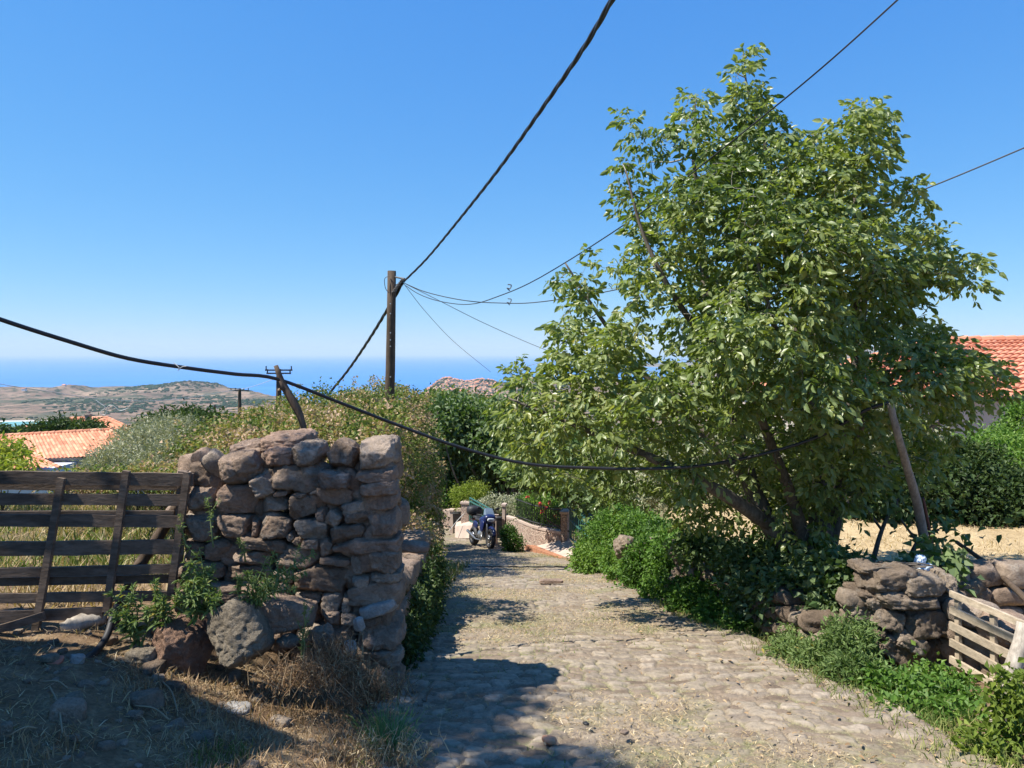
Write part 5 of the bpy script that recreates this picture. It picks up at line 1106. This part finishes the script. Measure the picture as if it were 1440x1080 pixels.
blades('field_grass', scatter(26000, -9, -.9, 5.5, 16, 4, lambda x, y: .35+.65*ss(-.1, .3, fbm2(x*.8, y*.8, 3, 93))), .2, .011, 'drygrass', 'tall straw-coloured grass in the field behind the left gate', 'field grass', 4, lean=.5, rshift=.05)
blades('field_weeds', scatter(22000, -9, -.9, 6.5, 16, 5, lambda x, y: ss(-.1, .2, fbm2(x*.6+3, y*.6, 3, 94)+.25*ss(7, 10, y))), .17, .016, 'grass', 'green weeds in the field behind the left gate', 'field weeds', 5, lean=.6)
blades('stubble', scatter(26000, 2.3, 13, 6.3, 14, 6, lambda x, y: .4+.6*ss(-.2, .3, fbm2(x*.8, y*.8, 3, 95))), .09, .009, 'drygrass', 'golden stubble of the straw field right of the lane', 'stubble', 6, lean=.9, rshift=.12)
rp = scatter(90000, -1.2, 2.4, 3.2, 24, 7, lambda x, y: (x > xl(y)-.2)*(x < xr(y)+.35)*ss(-.12, .35, fbm2(x*1.1, y*1.1, 4, 12)), True)
blades('lane_straw', rp[:26000], .032, .004, 'drygrass', 'dead grass caught between the cobbles of the lane', 'straw', 7, lean=1.2, rshift=.05)
rp = scatter(60000, -1.2, 2.4, 3.2, 24, 8, lambda x, y: (x > xl(y)-.2)*(x < xr(y)+.35)*ss(.05, .35, fbm2(x*.9+7, y*.9, 4, 13))*(.4+.6*ss(.3, 1.6, x)), True)
blades('lane_grass', rp[:14000], .035, .005, 'grass', 'short green grass growing between the cobbles of the lane', 'grass', 8, lean=.8, rshift=.1)
rp = scatter(9000, 1.4, 2.7, 3.2, 9, 9, lambda x, y: (x > xr(y)-.1)*(x < xr(y)+.6)*1.0); rp[:, 2] += .0
blades('verge_grass', rp, .09, .006, 'grass', 'rough grass fringing the right edge of the lane', 'grass', 9, lean=.6, rshift=.2)
# unseen tree at left, added to drop its crown's shadow on the lane

bl = [(-4.95, 3.5, 6.4, .40, .85, .6), (-4.45, 2.45, 6.4, .5, .55, .5), (-4.8, 1.8, 6.5, .6, .7, .6)]
bush('shadow_tree', 'unseen tall slim tree added beside the shed, left of the view, to shade the lane', 'tree', bl, 6000, .10, .06, 'walnut', 50, per=6, stems=26, stem_r=.03, stem_mix=0, base=np.array([-4.6, 4.9, -.1]), keep=.8, shell=.9)

# gravel and rubble bits on the soil at lower left, and leaf litter on the lane
rg9 = np.random.RandomState(9); mb = MB()
p_ = scatter(1100, -3.6, -.5, 2.6, 5.2, 31, lambda x, y: .3+.7*ss(-.1, .3, fbm2(x*1.7, y*1.7, 3, 97)))
for i, q in enumerate(p_):
    s = float(np.exp(rg9.normal(-3.9, .55))); s = min(s, .07); stone(mb, q+[0, 0, s*.15], (s*1.3, s, s*.7), (0, rg9.uniform(-.3, .3), rg9.uniform(0, 3)), i, 4, .08, 4, 4, rnd=rg9.rand())
tag(mb.build('gravel', M['rubble']), 'gravel and small stone chips strewn over the soil below the wall', 'gravel', kind='stuff')
rp = scatter(3000, -1, 2.4, 3.2, 14, 32, lambda x, y: (x > xl(y)-.1)*(x < xr(y)+.2)*(.15+.85*ss(.6, 1.8, x)), True)[:380]; rp[:, 2] += .015
mb = MB(); leaves(mb, rp, rg9.normal(size=rp.shape)*[1, 1, .15], .035, .018, rg9, .4+.6*rg9.rand(len(rp)), six=True, upbias=1.5)
tag(mb.build('leaf_litter', M['dryweed']), 'curled brown fallen leaves scattered over the lane', 'fallen leaves', kind='stuff')

# fallen sticks and a few bigger broken stones on the soil
for i, (a, b_, lb) in enumerate([((70, 972), (88, 1040), 'pale bent stalk standing by the two-toned stone at lower left'), ((190, 998), (238, 1018), 'pale curved twig on the shaded soil'), ((228, 962), (250, 1008), 'thin straight twig beside the grey stone in the shade'), ((10, 1042), (52, 1032), 'pale stick lying at the far lower left'), ((96, 975), (60, 965), 'short dry stick behind the stones at lower left')]):
    A, B_ = hit(*a), hit(*b_); mb = MB(); tube(mb, curve_pts([A+[0, 0, .015], (A+B_)/2+[.01, 0, .04], B_+[0, 0, .02]], 8), .0045, 5); tag(mb.build('twig', M['drystem'], smooth=True), lb, 'twig', 'fallen twigs')
for i, (px, py, s, lb) in enumerate([(28, 870, .12, 'white stone behind the bottom boards at the left edge'), (70, 930, .07, 'small rust stone at the shade edge'), (155, 905, .09, 'grey cobble among straw beside the dark tube'), (200, 930, .16, 'flat sandstone piece below the leftmost green weed'), (215, 945, .11, 'buff stone chip at the shade line'), (330, 955, .07, 'small grey stone in straw under the boulders'), (395, 1020, .08, 'dark round stone in the shade at the bottom of the bank'), (455, 1010, .05, 'tiny pale stone in dry grass below the wall corner'), (475, 940, .12, 'brown stone half hidden by dry weeds'), (360, 985, .06, 'small buff pebble in the sunlit straw')]):
    q = hit(px, py); mb = MB(); stone(mb, q+[0, 0, s*.2], (s*1.3, s, s*.6), (0, .15, i), 400+i, 12, .08, 4.5, 8); tag(mb.build('loose_stone', M['boulder' if i % 2 else 'rubble'], smooth=True), lb, 'stone', 'loose stones around the wall foot')
# ---------------------------------------------------------------- motorcycle
hd = np.array([.40, -.92]); hd /= np.linalg.norm(hd); yaw = math.atan2(hd[1], hd[0])
bc = P(677, 767, 24.4)[:2]; bz = road_z(bc[0], bc[1])-.0
bike = thing('motorcycle', (bc[0], bc[1], bz), 'blue and black touring motorcycle with a round black top case parked on the lane bend', 'motorcycle')
RB_ = rotm(0, 0, yaw)
slope = (road_z(bc[0]+hd[0]*.7, bc[1]+hd[1]*.7)-road_z(bc[0]-hd[0]*.7, bc[1]-hd[1]*.7))/1.4
RB_ = RB_@rotm(0, -math.atan(slope), 0)@rotm(-.12, 0, 0)
def bp(name, f, mt, parent=None, smooth=True):
    mb = MB(); f(mb)
    for k in range(len(mb.V)): mb.V[k] = mb.V[k]@RB_.T+np.array([bc[0], bc[1], bz])
    return mb.build(name, mt, parent or bike, smooth=smooth)
blue = m_plain('blue_paint', (.010, .018, .085), .35, var=.2); blk = M['black']; met = m_plain('bike_metal', (.35, .35, .36), .35, metal=.8); glassm = m_plain('headlight_glass', (.6, .65, .7), .1); wind = m_plain('windscreen', (.15, .2, .26), .1)
def torus(mb, c, R0, r, n=28, m_=10, flat=1.25):
    a = np.linspace(0, 2*math.pi, n, endpoint=False); b_ = np.linspace(0, 2*math.pi, m_, endpoint=False); A, B_ = np.meshgrid(a, b_, indexing='ij')
    v = np.stack([(R0+r*np.cos(B_))*np.cos(A), r*flat*np.sin(B_), (R0+r*np.cos(B_))*np.sin(A)], -1).reshape(-1, 3)
    f = np.array([[i*m_+j, ((i+1) % n)*m_+j, ((i+1) % n)*m_+(j+1) % m_, i*m_+(j+1) % m_] for i in range(n) for j in range(m_)]); mb.add(v+np.array(c), f)
def wheel(x, r, wdt, nm):
    wh = bp(nm, lambda mb: (tube(mb, [(x, -.09, r), (x, .09, r)], .035, 10)), met)
    bp('tyre', lambda mb: torus(mb, (x, 0, r), r-wdt*.5, wdt*.5), blk, wh)
    def rim(mb):
        torus(mb, (x, 0, r), r-wdt-.01, .018, 24, 6)
        for k in range(6):
            a = k*math.pi/3; tube(mb, [(x+.03*math.cos(a), 0, r+.03*math.sin(a)), (x+(r-wdt)*math.cos(a), 0, r+(r-wdt)*math.sin(a))], .013, 5)
        tube(mb, [(x, -.07, r), (x, -.075, r)], .13, 20)
    bp('rim', rim, met, wh)
wheel(.76, .315, .11, 'wheel'); wheel(-.70, .315, .16, 'wheel')
bp('fork', lambda mb: [tube(mb, [(.76, s*.1, .315), (.60, s*.1, .80), (.52, s*.1, .98)], [.028, .026, .022], 8) for s in (-1, 1)], met)
bp('front_mudguard', lambda mb: tube(mb, [(.76+.35*math.cos(a), 0, .315+.35*math.sin(a)) for a in np.linspace(.35, 2.4, 10)], .055, 8), blue)
bp('frame', lambda mb: [tube(mb, [(.5, s*.09, .9), (.2, s*.14, .72), (-.3, s*.14, .7), (-.75, s*.12, .84)], .024, 6) for s in (-1, 1)]+[tube(mb, [(-.2, s*.1, .38), (-.70, s*.13, .315)], .032, 6) for s in (-1, 1)]+[tube(mb, [(.45, s*.07, .8), (.32, s*.1, .38), (-.2, s*.12, .3), (-.25, s*.12, .7)], .022, 6) for s in (-1, 1)], blk)
def eng(mb):
    stone(mb, (.12, 0, .42), (.46, .36, .34), seed=3, res=8, rough=.02, box_=4); stone(mb, (.26, 0, .60), (.22, .26, .26), (0, .3, 0), 4, 8, .02, 5)
bp('engine', eng, met); bp('exhaust', lambda mb: tube(mb, [(.3, -.12, .45), (.32, -.16, .25), (-.1, -.18, .25), (-.45, -.2, .36), (-.85, -.2, .46)], [.02, .022, .025, .05, .05], 9), met)
bp('fuel_tank', lambda mb: stone(mb, (.20, 0, .86), (.52, .34, .28), (0, -.1, 0), 5, 12, .0, 2.6, 0), blue)
bp('side_panel', lambda mb: [stone(mb, (-.28, s*.14, .70), (.40, .07, .22), (0, .15, 0), 6, 9, .0, 3, 0) for s in (-1, 1)], blue)
bp('fairing', lambda mb: [stone(mb, (.56, 0, .92), (.28, .40, .32), (0, .35, 0), 7, 12, .0, 2.8, 2), stone(mb, (.42, .19, .70), (.30, .07, .36), (0, .3, 0), 8, 9, 0, 3, 0), stone(mb, (.42, -.19, .70), (.30, .07, .36), (0, .3, 0), 8, 9, 0, 3, 0)], blue)
bp('headlight', lambda mb: stone(mb, (.69, 0, .90), (.08, .24, .12), (0, .2, 0), 9, 9, 0, 3, 0), glassm)
def scr(mb): mb.add([(.60, -.15, 1.05), (.60, .15, 1.05), (.45, .12, 1.26), (.45, -.12, 1.26)], [(0, 1, 2, 3)]); mb.add([(.60, .15, 1.05), (.50, .19, 1.05), (.42, .14, 1.22), (.45, .12, 1.26)], [(0, 1, 2, 3)]); mb.add([(.60, -.15, 1.05), (.50, -.19, 1.05), (.42, -.14, 1.22), (.45, -.12, 1.26)], [(3, 2, 1, 0)])
bp('windscreen', scr, wind, smooth=False)
bp('handlebar', lambda mb: (tube(mb, [(.38, -.38, 1.05), (.48, -.2, 1.04), (.5, 0, 1.02), (.48, .2, 1.04), (.38, .38, 1.05)], .015, 7), [tube(mb, [(.44, s*.26, 1.05), (.42, s*.3, 1.22)], .007, 5) for s in (-1, 1)]), blk)
for s in (-1, 1): bp('mirror', lambda mb: stone(mb, (.42, s*.32, 1.25), (.03, .13, .08), seed=2, res=7, rough=0, box_=3, cuts=0), blk)
bp('seat', lambda mb: [stone(mb, (-.22, 0, .86), (.52, .30, .11), (0, .05, 0), 11, 10, 0, 3, 0), stone(mb, (-.55, 0, .92), (.34, .26, .10), (0, .1, 0), 12, 9, 0, 3, 0)], blk)
bp('top_case', lambda mb: [stone(mb, (-.86, 0, 1.12), (.42, .52, .34), seed=13, res=14, rough=0, box_=2.7, cuts=0), box(mb, (-.74, 0, .94), (.3, .2, .03))], blk)
bp('tail_light', lambda mb: box(mb, (-.92, 0, .84), (.05, .16, .06)), m_plain('tail_red', (.4, .01, .01), .3))
bp('side_stand', lambda mb: tube(mb, [(.0, .13, .3), (.02, .30, .03)], .014, 6), blk)

# ---------------------------------------------------------------- garden front beyond the bend
def slabw(mb, front, th, n=1, rnd=.5):
    """front: four world corners bl,br,tr,tl; extruded away from the camera"""
    f_ = np.array(front, float); e = np.array([0, th, 0.]); v = np.concatenate([f_, f_+e])
    mb.add(v, [(0, 1, 2, 3), (7, 6, 5, 4), (0, 4, 5, 1), (1, 5, 6, 2), (2, 6, 7, 3), (3, 7, 4, 0)], rnd)
def masonry(name_base):
    m, t, b = mat(name_base); co = coords(t, True)
    mp = node(t, 'ShaderNodeMapping'); mp.inputs['Scale'].default_value = (3.6, 3.6, 4.6); t.links.new(co, mp.inputs[0])
    vo = node(t, 'ShaderNodeTexVoronoi', feature='DISTANCE_TO_EDGE'); t.links.new(mp.outputs[0], vo.inputs['Vector']); v2 = node(t, 'ShaderNodeTexVoronoi'); t.links.new(mp.outputs[0], v2.inputs['Vector'])
    sep = t.nodes.new('ShaderNodeSeparateColor'); t.links.new(v2.outputs['Color'], sep.inputs[0])
    c = ramp(t, sep.outputs[0], [(0, (.46, .31, .24)), (.5, (.58, .43, .34)), (1, (.66, .53, .42))]).outputs[0]
    c = mixc(t, ramp(t, vo.outputs['Distance'], [(.02, (1,)*3), (.09, (0,)*3)]).outputs[0], c, (.22, .18, .15))
    c = mixc(t, .3, c, ramp(t, noise(t, co, 14, 6, .7), [(.3, (.6,)*3), (.65, (1.2,)*3)]).outputs[0], 'MULTIPLY')
    t.links.new(c, b.inputs['Base Color']); b.inputs['Roughness'].default_value = .95
    bump(t, b, ramp(t, vo.outputs['Distance'], [(0, (0,)*3), (.14, (1,)*3)]).outputs[0], .8, .04); return m
M['masonry'] = masonry('pink_masonry')
M['conc'] = m_plain('pink_concrete', (.50, .39, .32), .95, var=.2, scale=3)
M['brick'] = m_plain('red_brick_band', (.38, .17, .09), .95, var=.45, scale=9)
M['green'] = m_plain('green_iron', (.03, .11, .09), .5, var=.3)
gw = thing('garden_wall', P(765, 762, 22.6), 'low curved pink stone garden wall with pale coping below the roses', 'wall')
tops = [(712, 729, 25.2), (726, 733, 24.6), (736, 737, 24.0), (748, 742, 23.6), (763, 746, 23.2), (778, 749, 22.8), (792, 751, 22.4)]
mbw = MB(); mbc = MB()
def gnd(px, Y): return P(px, 0, Y)[:2]
for (a, b_) in zip(tops[:-1], tops[1:]):
    A = P(*a); B_ = P(*b_); la = A.copy(); lb_ = B_.copy(); la[2] = float(zr(A[1]))-.3; lb_[2] = float(zr(B_[1]))-.3
    slabw(mbw, [la, lb_, B_, A], .25); o_ = np.array([0, -.03, 0]); u_ = np.array([0, 0, .07])
    slabw(mbc, [A+o_, B_+o_, B_+o_+u_, A+o_+u_], .31)
mbw.build('wall_body', M['masonry'], gw); mbc.build('coping', M['conc'], gw)
fn = thing('iron_fence', P(765, 748, 22.9), 'black iron railing on top of the curved garden wall', 'fence')
for (a, b_) in zip(tops[1:-1], tops[2:]):
    A = P(*a)+[0, .12, .07]; B_ = P(*b_)+[0, .12, .07]; mb = MB(); h_ = np.array([0, 0, .62])
    tube(mb, [A+h_, B_+h_], .018, 5); tube(mb, [A+h_*.15, B_+h_*.15], .018, 5)
    for k in range(6):
        q = A+(B_-A)*(k+.5)/6; tube(mb, [q, q+h_*1.12], .011, 4)
    mb.build('railing_panel', M['black'], fn)
def pillar(name, x0, x1, yt, yb, Y, label, mt='masonry', dep=.42):
    t_ = thing(name, P((x0+x1)/2, yb, Y), label, 'gate post'); a = P(x0, yb, Y); b_ = P(x1, yt, Y); zb = min(a[2], float(zr(Y)))-.3
    mb = MB(); box(mb, ((a[0]+b_[0])/2, Y+dep/2, (zb+b_[2])/2), (b_[0]-a[0], dep, b_[2]-zb), (0, 0, -.25)); mb.build('post', M[mt], t_)
    mb = MB(); box(mb, ((a[0]+b_[0])/2, Y+dep/2, b_[2]+.035), (b_[0]-a[0]+.06, dep+.06, .07), (0, 0, -.25)); mb.build('post_cap', M['conc'], t_)
pillar('gate_post', 650, 661, 709, 736, 27.5, 'square stone post of the first garden gate behind the motorcycle')
pillar('gate_post', 791, 800, 723, 757, 22.2, 'square pink stone post of the second garden gate right of the curved wall')
pillar('gate_post', 695, 699, 728, 756, 25.4, 'narrow pale post beside the black bin', 'conc', .2)
pillar('gate_post', 707, 711, 712, 752, 25.3, 'slim pale post at the left end of the curved garden wall', 'conc', .2)
pillar('gate_post', 633, 638, 719, 744, 28.5, 'small white post left of the dark container', 'conc', .2)
def irongate(label, x0, x1, t0, b0, t1, b1, Y0, Y1, cat='gate'):
    A, B_, C_, D_ = P(x0, b0, Y0), P(x1, b1, Y1), P(x1, t1, Y1), P(x0, t0, Y0)
    t_ = thing('iron_gate', (A+B_)/2, label, cat); mb = MB()
    for a, b_ in ((A, B_), (B_, C_), (C_, D_), (D_, A), (A+(D_-A)*.5, B_+(C_-B_)*.5), (A+(D_-A)*.85, B_+(C_-B_)*.85)): tube(mb, [a, b_], .03, 6)
    mb.build('gate_frame', M['green'], t_); mb = MB()
    for k in range(1, 12): a = A+(B_-A)*k/12; c_ = D_+(C_-D_)*k/12; tube(mb, [a, c_], .013, 4)
    mb.build('gate_bars', M['green'], t_)
irongate('green iron gate standing open behind the motorcycle', 661, 690, 700, 733, 716, 745, 27.3, 25.5)
irongate('green iron gate right of the curved garden wall', 802, 834, 706, 757, 742, 782, 22.0, 18.6)
mb = MB(); 
ramp_ = [P(752, 768, 23.2), P(798, 786, 19.5), P(812, 775, 20.4), P(800, 757, 22.4)]
v = np.array(ramp_); v = np.concatenate([v, v-np.array([0, 0, .5])]); mb.add(v, [(0, 1, 2, 3), (0, 4, 5, 1), (1, 5, 6, 2), (2, 6, 7, 3), (3, 7, 4, 0)], .5); o = mb.build('driveway', M['conc']); tag(o, kind='structure')
mb = MB(); v = np.array([P(738, 767, 23.6), P(797, 789, 19.1), P(798, 785.5, 19.5), P(752, 767.5, 23.3)]); v[:, 2] += .02; v = np.concatenate([v, v-np.array([0, 0, .5])]); mb.add(v, [(0, 1, 2, 3), (0, 4, 5, 1), (1, 5, 6, 2), (2, 6, 7, 3), (3, 7, 4, 0)], .5)
o = mb.build('kerb', M['brick']); tag(o, kind='structure')
mb = MB(); a = P(640, 752, 27.6); slabw(mb, [P(640, 757, 27.2), P(664, 757, 26.4), P(664, 739, 26.6), P(640, 740, 27.4)], 1.2); tag(mb.build('door_step', M['conc']), 'low pink plastered step at the first garden gate', 'step')
gw2 = MB(); slabw(gw2, [P(600, 745, 31), P(650, 742, 30), P(650, 716, 30), P(600, 720, 31)], .3); tag(gw2.build('garden_wall', M['masonry']), 'pink stone garden wall left of the first gate under the ivy', 'wall')
def bin_(px0, px1, yt, yb, Y, label):
    t_ = thing('rubbish_bin', P((px0+px1)/2, yb, Y), label, 'bin'); c = P((px0+px1)/2, yb, Y); h_ = (yb-yt)/F*Y; r = (px1-px0)/F*Y/2
    mb = MB(); v = [(-.85, -.85, 0), (.85, -.85, 0), (.85, .85, 0), (-.85, .85, 0), (-1, -1, 1), (1, -1, 1), (1, 1, 1), (-1, 1, 1)]; v = np.array(v, float)*[r, r, h_*.9]+c; mb.add(v, [(0, 1, 5, 4), (1, 2, 6, 5), (2, 3, 7, 6), (3, 0, 4, 7), (3, 2, 1, 0)]); mb.build('bin_body', M['black'], t_)
    mb = MB(); stone(mb, c+[0, 0, h_*.93], (r*2.15, r*2.15, h_*.12), seed=1, res=8, rough=0, box_=5, cuts=0); mb.build('bin_lid', M['black'], t_, smooth=True)
bin_(637, 649, 720, 738, 28.2, 'dark container standing left of the first gate post'); bin_(698, 706, 726, 756, 25.2, 'tall black bin between pale posts right of the motorcycle')
mb = MB(); tube(mb, curve_pts([P(632, 746, 27), P(645, 730, 27), P(652, 723, 27)], 6), .012, 4); tag(mb.build('rope', M['wirepale']), 'pale rope strung across the dark container', 'rope')
# drain and odd stone on the lane
mb = MB(); pp = []
for k in range(40):
    x = -1.55+k*.082; Yd = 15.0+.05*math.sin(k*1.7)+(.5 if k > 30 else 0)*(k-30)*.04; pp.append((x, Yd, float(zr(Yd))+.03))
tube(mb, pp, .014, 5, lump=.4); tag(mb.build('hose', M['black']), 'thin dark hose lying straight across the lane', 'hose')
mb = MB(); c = hit(775, 822); stone(mb, c+[0, 0, .05], (.36, .12, .05), (0, 0, .1), 5, 9, .04, 6, 3); tag(mb.build('kerb_stone', M['cap'], smooth=True), 'flat reddish stone block lying on the far part of the lane', 'stone')
for i, (px, py, s, lb) in enumerate([(773, 1049, .085, 'rusty orange leaf litter scrap on the lane near the bottom shadow'), (878, 1038, .06, 'dark reddish pebble on the lane'), (824, 1026, .045, 'small black pebble on the lane left of the reddish one')]):
    mb = MB(); c = hit(px, py); stone(mb, c+[0, 0, .03], (s, s*.7, s*.35), (0, .2, i), i, 8, .1, 3, 6); tag(mb.build('pebble', [m_plain('orange_scrap', (.5, .25, .14), .8), M['stone'], M['black']][i], smooth=True), lb, 'pebble')
# ---------------------------------------------------------------- the unseen shed and tree at the left are added shadow casters
